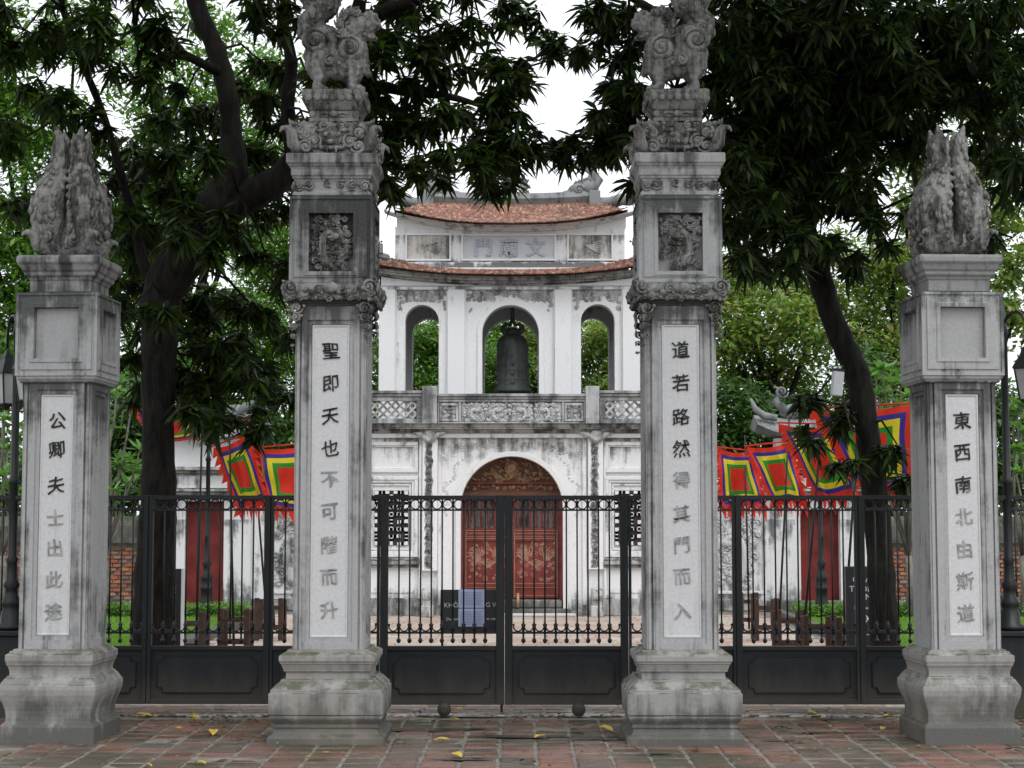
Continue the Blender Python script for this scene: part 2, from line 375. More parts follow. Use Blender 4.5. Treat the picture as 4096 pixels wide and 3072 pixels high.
# ---------------------------------------------------------------- lettering
def text_mb(s, size, ext=.004, off=0.0, vert=None):
    """lettering as geometry lying in the xz plane, facing -y, centred"""
    cu = bpy.data.curves.new('t', 'FONT'); cu.body = s; cu.size = size; cu.extrude = ext; cu.align_x = 'CENTER'; cu.align_y = 'CENTER'
    cu.offset = off; cu.resolution_u = 2
    o = bpy.data.objects.new('t', cu); COL.objects.link(o)
    dg = bpy.context.evaluated_depsgraph_get(); dg.update()
    me = bpy.data.meshes.new_from_object(o.evaluated_get(dg)); bpy.data.objects.remove(o)
    mb = MB(); vs = [(v.co.x, -v.co.z, v.co.y) for v in me.vertices]
    if vs:
        a = np.array(vs); c = (a.max(0)+a.min(0))/2; vs = [(x-c[0], y, z-c[2]) for x, y, z in vs]
    mb.add(vs, [tuple(p.vertices) for p in me.polygons]); return mb
def moved(mb, loc, sc=1, mirror=False):
    r = MB(); r.f = list(mb.f); r.m = list(mb.m); k = -1 if mirror else 1
    r.v = [(v[0]*sc*k+loc[0], v[1]*sc+loc[1], v[2]*sc+loc[2]) for v in mb.v]; return r

# ---------------------------------------------------------------- ground
def structure(name, mb, mats, **k):
    o = part(name, mb, mats, None, **k); o['kind'] = 'structure'; return o
m = MB(); m.box(-400, 400, -60, 700, -.5, -.06); structure('ground', m, M['soil'])
m = MB(); m.box(-14, 14, 2, 16.2, -.058, -.010); pavement = structure('pavement', m, M['mortar'])
m = MB(); m.box(-4.5, 4.5, 16.202, 40, -.058, -.010); court = structure('courtyard', m, M['mortar'])
m = MB(); m.box(-30, 30, 31.0, 33.2, -.057, -.012); structure('path', m, M['mortar'])
for sx in (-1, 1):
    m = MB(); m.box(min(sx*4.66, sx*30), max(sx*4.66, sx*30), 16.21, 30.6, -.057, .03); structure('lawn', m, M['soil'])
    m = MB(); m.box(min(sx*4.502, sx*4.655), max(sx*4.502, sx*4.655), 16.21, 30.7, -.05, .12); structure('kerb', m, M['stone_low'], bev=.01)
def paver_mesh(w, d, h, r=.018):
    mb = MB(); x, y = w/2, d/2; j = lambda: R_.uniform(-.006, .006)
    lo = [(-x, -y), (x, -y), (x, y), (-x, y)]; lo = [(a+j(), b+j()) for a, b in lo]
    vs = [(a, b, -h) for a, b in lo]+[(a, b, -.008) for a, b in lo]+[(a-math.copysign(r, a), b-math.copysign(r, b), R_.uniform(-.003, .003)) for a, b in lo]
    fs = [(8, 9, 10, 11)]
    for k in (0, 4):
        for i in range(4): q = (i+1) % 4; fs.append((k+i, k+q, k+4+q, k+4+i))
    return mb.add(vs, fs)
def pieces(par, name, protos, places, mat, limit=300, key=None):
    """places: (x,y,z,rz) ; the first `limit` by key become objects, the rest one joined part"""
    places = sorted(places, key=key) if key else places
    ms = [mesh_of(p, name, mat) for p in protos]
    for i, (x, y, z, rz) in enumerate(places[:limit]):
        o = put(name, ms[i % len(ms)], par, (x, y, z), (0, 0, rz))
    rest = places[limit:]
    if rest:
        mb = MB()
        for i, (x, y, z, rz) in enumerate(rest):
            p = protos[i % len(protos)]; c, s_ = math.cos(rz), math.sin(rz)
            mb.add([(v[0]*c-v[1]*s_+x, v[0]*s_+v[1]*c+y, v[2]+z) for v in p.v], p.f)
        o = bpy.data.objects.new(name, mesh_of(mb, name, mat)); COL.objects.link(o); o.parent = par; o['kind'] = 'stuff'
pl = []
x0 = -.177-.284*26
for c in range(52):
    dx = R_.uniform(-.006, .006); dy = R_.uniform(0, .03)
    for r in range(24):
        x = x0+.284*(c+.5)+dx; y = 9.3+.262*r+dy+R_.uniform(-.006, .006)
        if y > 15.28 or abs(x) > 7: continue
        pl.append((x, y, R_.uniform(-.004, .004)-(.007 if R_.random() < .12 else 0), R_.uniform(-.03, .03)))
vis = lambda q: (0 if (11.95 < q[1] < 15.6 and abs(q[0]) < q[1]*.30+.1) else 1, abs(q[0])*.3+q[1])
pieces(pavement, 'brick', [paver_mesh(.258, .206, .03) for _ in range(8)], pl, M['pave'], 300, vis)
# a second field of bricks laid lengthwise under the gate line
pl = [( -6.6+.31*c+(r % 2)*.15, 15.43+.13*r, -.004+R_.uniform(-.003, .002), 0) for c in range(44) for r in range(6)]
mb = MB()
for i, (x, y, z, _) in enumerate(pl):
    p = paver_mesh(.29, .115, .03, .01); mb.add([(v[0]+x, v[1]+y, v[2]+z) for v in p.v], p.f)
part('paving_strip', mb, M['pave'], pavement, kind='stuff')
pl = [(-4.3+.36*c+.18*(r % 2)+R_.uniform(-.01, .01), 16.45+.36*r, R_.uniform(-.003, .003), 0) for c in range(25) for r in range(41) if -4.3+.36*c+.18*(r % 2) < 4.3]
pieces(court, 'paver', [paver_mesh(.35, .35, .03, .008) for _ in range(6)], pl, M['court'], 300, lambda q: (0 if 22.8 < q[1] else 1, q[1]))
pl = [(sx*(4.8+.3*c), 31.1+.3*r, R_.uniform(-.003, .003), 0) for sx in (-1, 1) for c in range(22) for r in range(7)]
pieces([o for o in bpy.data.objects if o.name == 'path'][0], 'brick', [paver_mesh(.28, .28, .03) for _ in range(4)], pl, M['pave'], 300, lambda q: (q[1], abs(q[0])))
for k in range(26):      # wet cement under the gate in short lengths, pale colour standing for reflected sky
    a = -4.3+.335*k; mb = MB(); mb.box(a, a+.33, 15.40+R_.uniform(-.01, .02), 15.56+R_.uniform(-.03, .02), -.02, .0085+R_.uniform(0, .004)); structure('threshold_strip', mb, M['wet_cement_sheen'], bev=.004)
# puddles
def puddle(cx, cy, rx, ry, seed, n=40):
    rr = random.Random(seed); mb = MB(); ph = [rr.uniform(0, 6) for _ in range(5)]
    vs = [(cx, cy, .0062)]
    for i in range(n):
        a = 2*PI*i/n; q = 1+.22*math.sin(3*a+ph[0])+.16*math.sin(5*a+ph[1])+.12*math.sin(9*a+ph[2])+.08*math.sin(14*a+ph[3])
        vs.append((cx+rx*q*math.cos(a), cy+ry*q*math.sin(a), .0062))
    mb.add(vs, [(0, i+1, (i+1) % n+1) for i in range(n)]); structure('puddle', mb, M['water'])
for a in ((-.05, 15.52, 1.25, .13, 1), (-.9, 14.45, .55, .10, 2), (.1, 14.0, .52, .07, 3), (.72, 13.86, .38, .05, 4), (-.42, 12.72, .17, .07, 5), (1.02, 13.0, .12, .035, 6),
          (-2.6, 15.5, .9, .10, 7), (2.75, 15.2, .35, .06, 8), (-2.0, 13.95, .14, .10, 9), (1.4, 14.55, .3, .05, 10), (-3.6, 15.5, .4, .08, 11), (2.5, 14.25, .3, .035, 12), (2.05, 13.75, .12, .03, 14)):
    puddle(*a)

# ---------------------------------------------------------------- stone pillars
def H(wpx, Yc): return wpx*Yc/(2*F_PX+wpx)
SIDES = [((0, 0, 1), k*PI/2) for k in range(4)]
def rotz(mb, src, k):
    c, s_ = [(1, 0), (0, 1), (-1, 0), (0, -1)][k]
    mb.add([(v[0]*c-v[1]*s_, v[0]*s_+v[1]*c, v[2]) for v in src.v], src.f)
def four(src):
    r = MB()
    for k in range(4): rotz(r, src, k)
    return r
def shaft_core(h, z0, z1, rec):
    """square shaft with stepped corner mouldings; the four faces carry a sunk panel. rec=(half width, z0, z1)"""
    a = h*.80; f = MB(); d1 = .014; d2 = .028
    f.nested((-a, -h, z0), (1, 0, 0), (0, 0, 1), (0, -1, 0),
             [(0, 0, 2*a, z1-z0, 0), (a-rec[0]-.035, rec[1]-z0-.035, a+rec[0]+.035, rec[2]-z0+.035, 0),
              (a-rec[0]-.035, rec[1]-z0-.035, a+rec[0]+.035, rec[2]-z0+.035, .012), (a-rec[0], rec[1]-z0, a+rec[0], rec[2]-z0, .012),
              (a-rec[0], rec[1]-z0, a+rec[0], rec[2]-z0, .030)])
    # corner: stepped back mouldings between this face and the next
    pts = [(a, -h), (a, -h+d2*.8), (h*.855, -h+d2*.8), (h*.855, -h+d1*.4), (h*.93, -h+d1*.4), (h*.93, -h*.93), (h-d1*.4, -h*.93), (h-d1*.4, -h*.855), (h-d2*.8, -h*.855), (h-d2*.8, -a), (h, -a)]
    vs = [(x, y, z0) for x, y in pts]+[(x, y, z1) for x, y in pts]; n = len(pts)
    f.add(vs, [(i, i+1, n+i+1, n+i) for i in range(n-1)])
    r = four(f); r.box(-h*.9, h*.9, -h*.9, h*.9, z0-.01, z0+.02); r.box(-h*.9, h*.9, -h*.9, h*.9, z1-.02, z1+.01); return r
def boxed(h, z0, z1, rec, dep=.055):
    """square die with a sunk panel on each face and a thin fillet round it"""
    f = MB(); q = [(0, 0, 2*h, z1-z0, 0), (.022, .022, 2*h-.022, z1-z0-.022, 0), (.022, .022, 2*h-.022, z1-z0-.022, .010), (.045, .045, 2*h-.045, z1-z0-.045, .010), (.045, .045, 2*h-.045, z1-z0-.045, 0),
         (h-rec[0]-.035, rec[1]-z0-.035, h+rec[0]+.035, rec[2]-z0+.035, 0), (h-rec[0]-.03, rec[1]-z0-.03, h+rec[0]+.03, rec[2]-z0+.03, -.008), (h-rec[0], rec[1]-z0, h+rec[0], rec[2]-z0, -.006), (h-rec[0], rec[1]-z0, h+rec[0], rec[2]-z0, dep)]
    f.nested((-h, -h, z0), (1, 0, 0), (0, 0, 1), (0, -1, 0), q); r = four(f)
    r.add([(-h, -h, z0), (h, -h, z0), (h, h, z0), (-h, h, z0), (-h, -h, z1), (h, -h, z1), (h, h, z1), (-h, h, z1)], [(3, 2, 1, 0), (4, 5, 6, 7)]); return r
def scroll_band(w, z0, z1, y, seed, size=.07, r=.016, fill=1.0, bumps=True):
    """strip of cloud scrolls in relief on the plane y, facing -y"""
    rr = random.Random(seed); mb = MB(); nx = max(1, int(2*w/size*.9)); nz = max(1, int((z1-z0)/size*1.1))
    for i in range(nx):
        for j in range(nz):
            if rr.random() > fill: continue
            x = -w+(i+.5+rr.uniform(-.3, .3))*2*w/nx; z = z0+(j+.5+rr.uniform(-.3, .3))*(z1-z0)/nz; q = size*rr.uniform(.34, .62)
            if rr.random() < .72: mb.spiral((x, y, z), q, r*rr.uniform(.8, 1.3), rr.uniform(1, 1.7), rr.uniform(0, 6), rr.choice((-1, 1)), 11, 5)
            else:
                a = rr.uniform(0, 6); pts = [(x+math.cos(a)*q*t*1.4, y-.012*math.sin(t*3), z+math.sin(a)*q*t+q*.5*math.sin(t*4)) for t in (-1, -.6, -.2, .2, .6, 1)]
                mb.tube(pts, [r*.4, r, r*1.3, r*1.2, r*.8, r*.2], 5)
            if bumps and rr.random() < .6: mb.ball((x+rr.uniform(-q, q), y, z+rr.uniform(-q, q)), r*rr.uniform(1, 1.8), 6, 4)
    return mb
def dragon_relief(w, h, seed, flip=1):
    """coiling dragon among clouds, |x|<w, 0<z<h, facing -y, from y=0"""
    rr = random.Random(seed); mb = MB(); u = w*2
    pts = []; rd = []
    for i in range(34):
        t = i/33
        x = flip*(-.62+1.05*t+.28*math.sin(t*9.5))*w; z = h*(.12+.62*t+.17*math.cos(t*10.5)); pts.append((x, -.030-.012*math.sin(t*14), z)); rd.append(u*(.028+.06*math.sin(PI*min(1, t*1.15)**.8)))
    mb.tube(pts, rd, 7)
    for i in range(2, 31):       # dorsal fins
        a = Vector(pts[i]); t = (Vector(pts[i+1])-Vector(pts[i-1])).normalized(); nn = Vector((-t.z, 0, t.x))
        mb.tube([a+nn*rd[i]*.7, a+nn*rd[i]*1.9+t*u*.02], [u*.016, u*.003], 4)
    hx, hz = flip*.18*w, h*.60
    mb.ball((hx, -.05, hz), u*.10, 8, 6, (1.1, .5, .8)); mb.ball((hx-flip*u*.10, -.055, hz-u*.03), u*.065, 8, 5, (1.3, .5, .6)); mb.ball((hx-flip*u*.07, -.05, hz-u*.085), u*.045, 6, 4, (1.5, .5, .5))
    mb.ball((hx-flip*u*.03, -.075, hz+u*.04), u*.026, 6, 4)
    for k in range(9):           # mane
        a = .5+k*.22; mb.tube([(hx+flip*u*.05*math.cos(a), -.045, hz+u*.06*math.sin(a)), (hx+flip*u*(.15+.02*k % 3)*math.cos(a-.3), -.05, hz+u*.16*math.sin(a-.3)), (hx+flip*u*.25*math.cos(a-.7), -.03, hz+u*.2*math.sin(a-.7))], [u*.020, u*.018, u*.004], 5)
    for cx, cz in ((-.65, .42), (.6, .30), (.05, .15), (-.3, .86)):  # claws
        for k in range(4):
            a = k*.5+rr.uniform(0, 6); mb.tube([(cx*w, -.03, cz*h), (cx*w+math.cos(a)*u*.10, -.045, cz*h+math.sin(a)*u*.10), (cx*w+math.cos(a+.5)*u*.14, -.02, cz*h+math.sin(a+.5)*u*.14)], [u*.024, u*.018, u*.004], 5)
    n = int(62*h/w/1.4)
    for k in range(n):
        x = rr.uniform(-.92, .92)*w; z = rr.uniform(.04, .97)*h
        mb.spiral((x, -.012, z), u*rr.uniform(.05, .09), u*.026, rr.uniform(.9, 1.5), rr.uniform(0, 6), rr.choice((-1, 1)), 10, 5)
    return mb
# beasts and birds cast in the same grey render (heights and widths measured, in photo pixels, then scaled)
def T(mb, sc, pts, rad, **k): mb.tube([(p[0]*sc, p[1]*sc, p[2]*sc) for p in pts], [r*sc for r in rad], **k)
def lion_mesh(sc):
    mb = MB(); ex = MB(); sc *= 1.06; B = lambda x, y, z, r, s_=(1, 1, 1), rot=0: mb.ball((x*sc, y*sc, z*sc), r*sc*(1.15 if r > 40 else 1.05), 12, 9, s_, rot)
    # haunch, belly, chest
    B(-62, 0, 150, 62, (.95, .95, 1.1)); B(-55, 0, 215, 60, (1, .9, .9)); B(0, 0, 135, 50, (1.2, .8, .9)); B(52, 0, 120, 58, (.95, .9, 1.2)); B(64, 0, 180, 52, (.9, .9, 1.1))
    for s_ in (-1, 1):       # legs with paws
        T(mb, sc, [(-70, 38*s_, 150), (-92, 46*s_, 95), (-66, 46*s_, 55), (-74, 46*s_, 14)], [36, 30, 20, 18], n=9)
        B(-58, 46*s_, 10, 20, (1.6, 1, .7)); T(mb, sc, [(60, 40*s_, 130), (72, 44*s_, 80), (62, 46*s_, 40), (66, 46*s_, 12)], [34, 26, 19, 18], n=9); B(84, 46*s_, 10, 20, (1.6, 1, .7))
        for k in range(3): B(-40+k*3, (34+12*k)*s_, 8, 9); B(104, (34+12*k)*s_, 8, 9)
        # spirals on haunch and shoulder
        ex.spiral((-78*sc, -60*s_*sc, 195*sc), 52*sc, 15*sc, 2.0, 0, s_, 22, 7, N=(0, -s_, 0)); ex.spiral((58*sc, -62*s_*sc, 165*sc), 50*sc, 15*sc, 2.0, 2, -s_, 22, 7, N=(0, -s_, 0))
        ex.spiral((-20*sc, -58*s_*sc, 120*sc), 24*sc, 9*sc, 1.4, 1, s_, 12, 6, N=(0, -s_, 0))
    # head: skull, open jaw, nose, eyes, teeth, beard and mane curls
    B(84, 0, 268, 52, (1.1, 1, .85)); B(128, 0, 272, 34, (1.25, 1, .62)); B(122, 0, 226, 28, (1.3, .9, .42), .25); B(156, 0, 286, 15); B(60, 0, 246, 50, (.9, 1.1, 1))
    for s_ in (-1, 1):
        B(112, 30*s_, 292, 13); B(140, 24*s_, 248, 8, (.6, .6, 1.4)); B(120, 28*s_, 248, 7, (.6, .6, 1.4)); B(62, 44*s_, 306, 16, (.7, .5, 1.3))
        for k in range(9):
            a = 1.2+k*.42; ex.spiral(((64+52*math.cos(a))*sc, -(48+5*(k % 2))*s_*sc, (262+54*math.sin(a))*sc), 21*sc, 9*sc, 1.4, a, s_, 10, 6, N=(0, -s_, 0))
    for k in range(8): B(40+k*15, 0, 312+8*math.sin(k*1.4), 13, (1, 1.4, 1)); 
    for k in range(6): ex.spiral(((30+k*9)*sc, -44*sc, (215-k*19)*sc), 15*sc, 6*sc, 1.2, k, 1, 10, 6); B(106+k*3, 0, 190-k*22, 13, (1, 1.5, 1))
    B(0, 0, 95, 42, (1.3, .7, .8)); B(-64, 0, 90, 40, (1, 1.0, 1.2)); B(62, 0, 75, 36, (.9, 1.0, 1.2))
    rr = random.Random(2)
    for _ in range(110):
        s_ = rr.choice((-1, 1)); x, z = rr.choice(((-62, 150), (-55, 215), (0, 135), (52, 120), (64, 180), (84, 268), (60, 246))); a = rr.uniform(0, 6); q = rr.uniform(.2, .95)
        ex.ball(((x+55*q*math.cos(a))*sc, -s_*(52*math.sqrt(1.1-q*q)+4)*sc, (z+55*q*math.sin(a))*sc), rr.uniform(6, 11)*sc, 7, 5)
    # flame tail
    T(mb, sc, [(-92, 0, 205), (-124, 0, 240), (-118, 0, 285), (-80, 0, 310), (-66, 0, 350), (-80, 0, 410)], [26, 34, 42, 46, 50, 34], n=10)
    T(mb, sc, [(-70, 0, 300), (-30, 0, 340), (-14, 0, 380), (-34, 0, 420)], [30, 36, 34, 8], n=9)
    T(mb, sc, [(-100, 0, 330), (-122, 0, 372), (-100, 0, 425), (-70, 0, 440)], [20, 24, 22, 5], n=9)
    for s_ in (-1, 1):
        for x, z, r in ((-108, 255, 22), (-92, 300, 24), (-64, 338, 26), (-92, 372, 22), (-30, 350, 22), (-44, 396, 18), (-124, 288, 16)): ex.spiral((x*sc, -30*s_*sc, z*sc), r*1.25*sc, 10*sc, 1.5, x, s_, 12, 6, N=(0, -s_, 0))
    return remeshed(mb, .012, .034, .035, 'lion_sculpture', [M['carve']], ex)
def beast_band_mesh(sc):
    mb = MB(); ex = MB(); h = 152
    mb.box(-150*sc, 150*sc, -150*sc, 150*sc, 0, 112*sc)
    for s_ in (-1, 1):
        mb.tube([(-150*sc, s_*118*sc, 105*sc), (150*sc, s_*118*sc, 105*sc)], 34*sc, 8); mb.tube([(s_*118*sc, -150*sc, 105*sc), (s_*118*sc, 150*sc, 105*sc)], 34*sc, 8)
    f = MB(); rr = random.Random(4); y = -150*sc
    B = lambda x, yy, z, r, s_=(1, 1, 1): f.ball((x*sc, y+yy*sc, z*sc), r*sc, 9, 7, s_)
    B(0, 0, 62, 34, (1.3, .6, 1)); B(0, -22, 48, 15, (1.4, 1, .7)); B(0, -10, 25, 26, (1.8, .6, .45))
    for s_ in (-1, 1):
        B(s_*27, -18, 78, 12); B(s_*46, -8, 96, 16, (1.6, .6, .5)); B(s_*18, -20, 14, 7, (.6, .8, 1.7))
        f.spiral((s_*70*sc, y-6*sc, 52*sc), 30*sc, 10*sc, 1.7, 1, s_, 14, 6); f.spiral((s_*112*sc, y-4*sc, 88*sc), 30*sc, 10*sc, 1.6, 2, -s_, 14, 6); f.spiral((s_*105*sc, y-6*sc, 30*sc), 30*sc, 10*sc, 1.5, 3, s_, 14, 6); f.spiral((s_*36*sc, y-4*sc, 118*sc), 20*sc, 7*sc, 1.4, 0, s_, 12, 6)
        for k in range(5): f.tube([(s_*(40+k*20)*sc, y, (20+k*14)*sc), (s_*(52+k*20)*sc, y-16*sc, (34+k*14)*sc), (s_*(62+k*22)*sc, y-6*sc, (30+k*15)*sc)], [8*sc, 9*sc, 2*sc], 6)
    for _ in range(60): B(rr.uniform(-150, 150), 4, rr.uniform(6, 130), rr.uniform(6, 13))
    for k in range(4): rotz(ex, f, k)
    for k in range(4):       # birds' heads at the corners
        c = MB(); c.tube([(130*sc, -130*sc, 20*sc), (158*sc, -158*sc, 45*sc), (162*sc, -162*sc, 85*sc), (176*sc, -176*sc, 108*sc)], [30*sc, 26*sc, 24*sc, 16*sc], 8)
        c.tube([(172*sc, -172*sc, 104*sc), (196*sc, -196*sc, 98*sc), (204*sc, -204*sc, 80*sc)], [14*sc, 9*sc, 3*sc], 6)
        for j in range(5): c.tube([((165-8*j)*sc, -(165-8*j)*sc, (118+2*j)*sc), ((172-12*j)*sc, -(172-12*j)*sc, (142-3*j)*sc)], [9*sc, 2*sc], 5)
        c.spiral((150*sc, -172*sc, 50*sc), 22*sc, 7*sc, 1.5, 0, 1, 12, 6); c.ball((170*sc, -182*sc, 106*sc), 7*sc, 6, 5); rotz(ex, c, k)
    return remeshed(mb, .014, .04, .035, 'beast_band', [M['carve']], ex)
def phoenix_mesh(sc):
    """four birds back to back, tails rising in a bud"""
    mb = MB(); ex = MB()
    mb.ball((0, 0, 45*sc), 110*sc, 14, 10, (1, 1, .62)); mb.lathe([(100*sc, 0), (112*sc, 14*sc), (46*sc, 150*sc), (12*sc, 300*sc), (8*sc, 360*sc)], n=12)
    for k in range(4):
        a = k*PI/2+PI/4; c, s_ = math.cos(a), math.sin(a)
        def Q(r, t, z): return ((r*c-t*s_)*sc, (r*s_+t*c)*sc, z*sc)
        path = [(70, 0, 20), (94, 0, 80), (110, 0, 150), (110, 0, 210), (96, 0, 270), (74, 0, 325), (55, 0, 375), (54, 0, 430), (62, 0, 480), (82, 0, 528)]
        mb.tube([Q(*p) for p in path], [q*sc for q in (52, 64, 70, 68, 60, 48, 37, 31, 23, 4)], 12)
        for t, z0, lean in ((26, 440, 40), (-24, 445, -16)): mb.tube([Q(58, t*.5, 400), Q(60, t, z0), Q(66, t+lean*.5, z0+55)], [22*sc, 17*sc, 3*sc], 8)
        for side in (-1, 1):
            for j, z in enumerate((70, 112, 158, 200, 240, 276, 310, 345)):
                r = [96, 88, 84, 76, 64, 50, 38, 34][j]; wv = [62, 66, 68, 66, 58, 46, 36, 28][j]
                ctr = Vector(Q(r*1.18+wv*.30, side*wv*.86, z)); n_ = Vector((c*.75-side*s_*.66, s_*.75+side*c*.66, 0)).normalized(); t_ = Vector((-s_, c, 0))*side
                ex.spiral(ctr, 24*sc*(1-.05*j), 10*sc, 1.5, j, side, 12, 6, U=t_, V=(0, 0, 1), N=n_, lift=1.2)
                ex.ball(ctr-t_*(-14*sc), 12*sc, 7, 5)
        for j in range(64):
            rr = random.Random(k*50+j); i = rr.randrange(1, 8); p = path[i]; rad = (60, 64, 70, 68, 60, 48, 37, 31)[i]; th = rr.uniform(-1.5, 1.5)
            z_ = p[2]+rr.uniform(-26, 20); q_ = path[i+1]; r1 = (64, 70, 68, 60, 48, 37, 31, 23)[i]; sw = rr.uniform(-.25, .25)
            L3 = [Q(p[0]+(q_[0]-p[0])*t+math.cos(th+sw*t)*(rad+(r1-rad)*t+4*math.sin(PI*t)), math.sin(th+sw*t)*(rad+(r1-rad)*t+4*math.sin(PI*t)), z_+(q_[2]-p[2])*t) for t in (0, .3, .65)]
            ex.tube(L3, [7*sc, 9*sc, 3*sc], 6)
        # bird head pecking outward, crest, and wing feathers at the foot
        mb.tube([Q(120, 0, 30), Q(150, 0, 40), Q(176, 0, 84), Q(205, 0, 92)], [34*sc, 27*sc, 21*sc, 13*sc], 9); mb.tube([Q(200, 0, 94), Q(222, 0, 84), Q(230, 0, 66)], [12*sc, 8*sc, 2*sc], 6)
        for j in range(4): mb.tube([Q(180-8*j, 0, 96), Q(170-14*j, 0, 122-3*j)], [9*sc, 2*sc], 5)
        for j in range(9):
            th = -1.0+j*.25; mb.tube([Q(70+20*math.cos(th), 100*math.sin(th)*.9, 4), Q(112+14*math.cos(th), 128*math.sin(th)*.75, 46), Q(98+10*math.cos(th), 122*math.sin(th)*.7, 96)], [13*sc, 12*sc, 4*sc], 6)
    return remeshed(mb, .012, .026, .03, 'phoenix_finial', [M['carve']], ex)
def carved_pedestal(sc):
    """slab with hanging lotus leaves on a small pierced waist"""
    mb = MB(); mb.stack([(102*sc, 0), (102*sc, 14*sc), (92*sc, 18*sc), (92*sc, 46*sc), (100*sc, 50*sc), (110*sc, 66*sc), (118*sc, 78*sc), (122*sc, 96*sc), (128*sc, 104*sc), (128*sc, 126*sc), (120*sc, 132*sc)])
    f = MB()
    for k in range(-3, 4): f.ball((k*34*sc, -123*sc, 96*sc), 17*sc, 8, 6, (1, .6, .9)); f.spiral((k*34*sc+17*sc, -126*sc, 118*sc), 13*sc, 5*sc, 1.2, k, 1, 9, 5)
    f.box(-60*sc, 60*sc, -96*sc, -92*sc, 20*sc, 44*sc); f.ball((0, -98*sc, 32*sc), 17*sc, 8, 6, (1.2, .7, .9))
    for s_ in (-1, 1): f.tube([(s_*16*sc, -100*sc, 32*sc), (s_*36*sc, -100*sc, 38*sc), (s_*60*sc, -98*sc, 30*sc)], [5*sc, 6*sc, 4*sc], 5); f.ball((s_*88*sc, -96*sc, 32*sc), 15*sc, 6, 5, (1, .6, 1.1))
    for k in range(4): rotz(mb, f, k)
    return mb
def corner_scrolls(h, z0, z1, r=.05, n=3, seed=1):
    f = MB(); rr = random.Random(seed)
    for s_ in (-1, 1):
        for k in range(n):
            z = z1-(k+.5)*(z1-z0)/n; q = r*(1-.18*k); f.spiral((s_*(h-q*.9), -h, z), q, q*.30, 1.6, k*2, s_, 12, 6); f.ball((s_*(h-q*2.0), -h, z+q*.3), q*.33, 6, 5)
    return four(f)
S_IN = None
def inscription(par, chars, h, y_px, x0, Yc, rad, soft_from, name='character', size=62):
    for i, (ch, py) in enumerate(zip(chars, y_px)):
        mb = text_mb(ch, size*(Yc-h)/F_PX*1.16, .006, .0012); A = .0035; p_ = i*1.7+x0
        mb.v = [(x+A*math.sin(z*70+p_)+A*.5*math.sin(z*170+x*60+p_)-z*.06, y, z+A*math.sin(x*80+p_)+A*.5*math.sin(x*190+p_)+x*.10) for x, y, z in mb.v]; z = Z(py, Yc-h)
        part(name, moved(mb, (x0, -h+.030-.004, z)), M['ink'] if i < soft_from else M['relief_shade'], par, local=True)
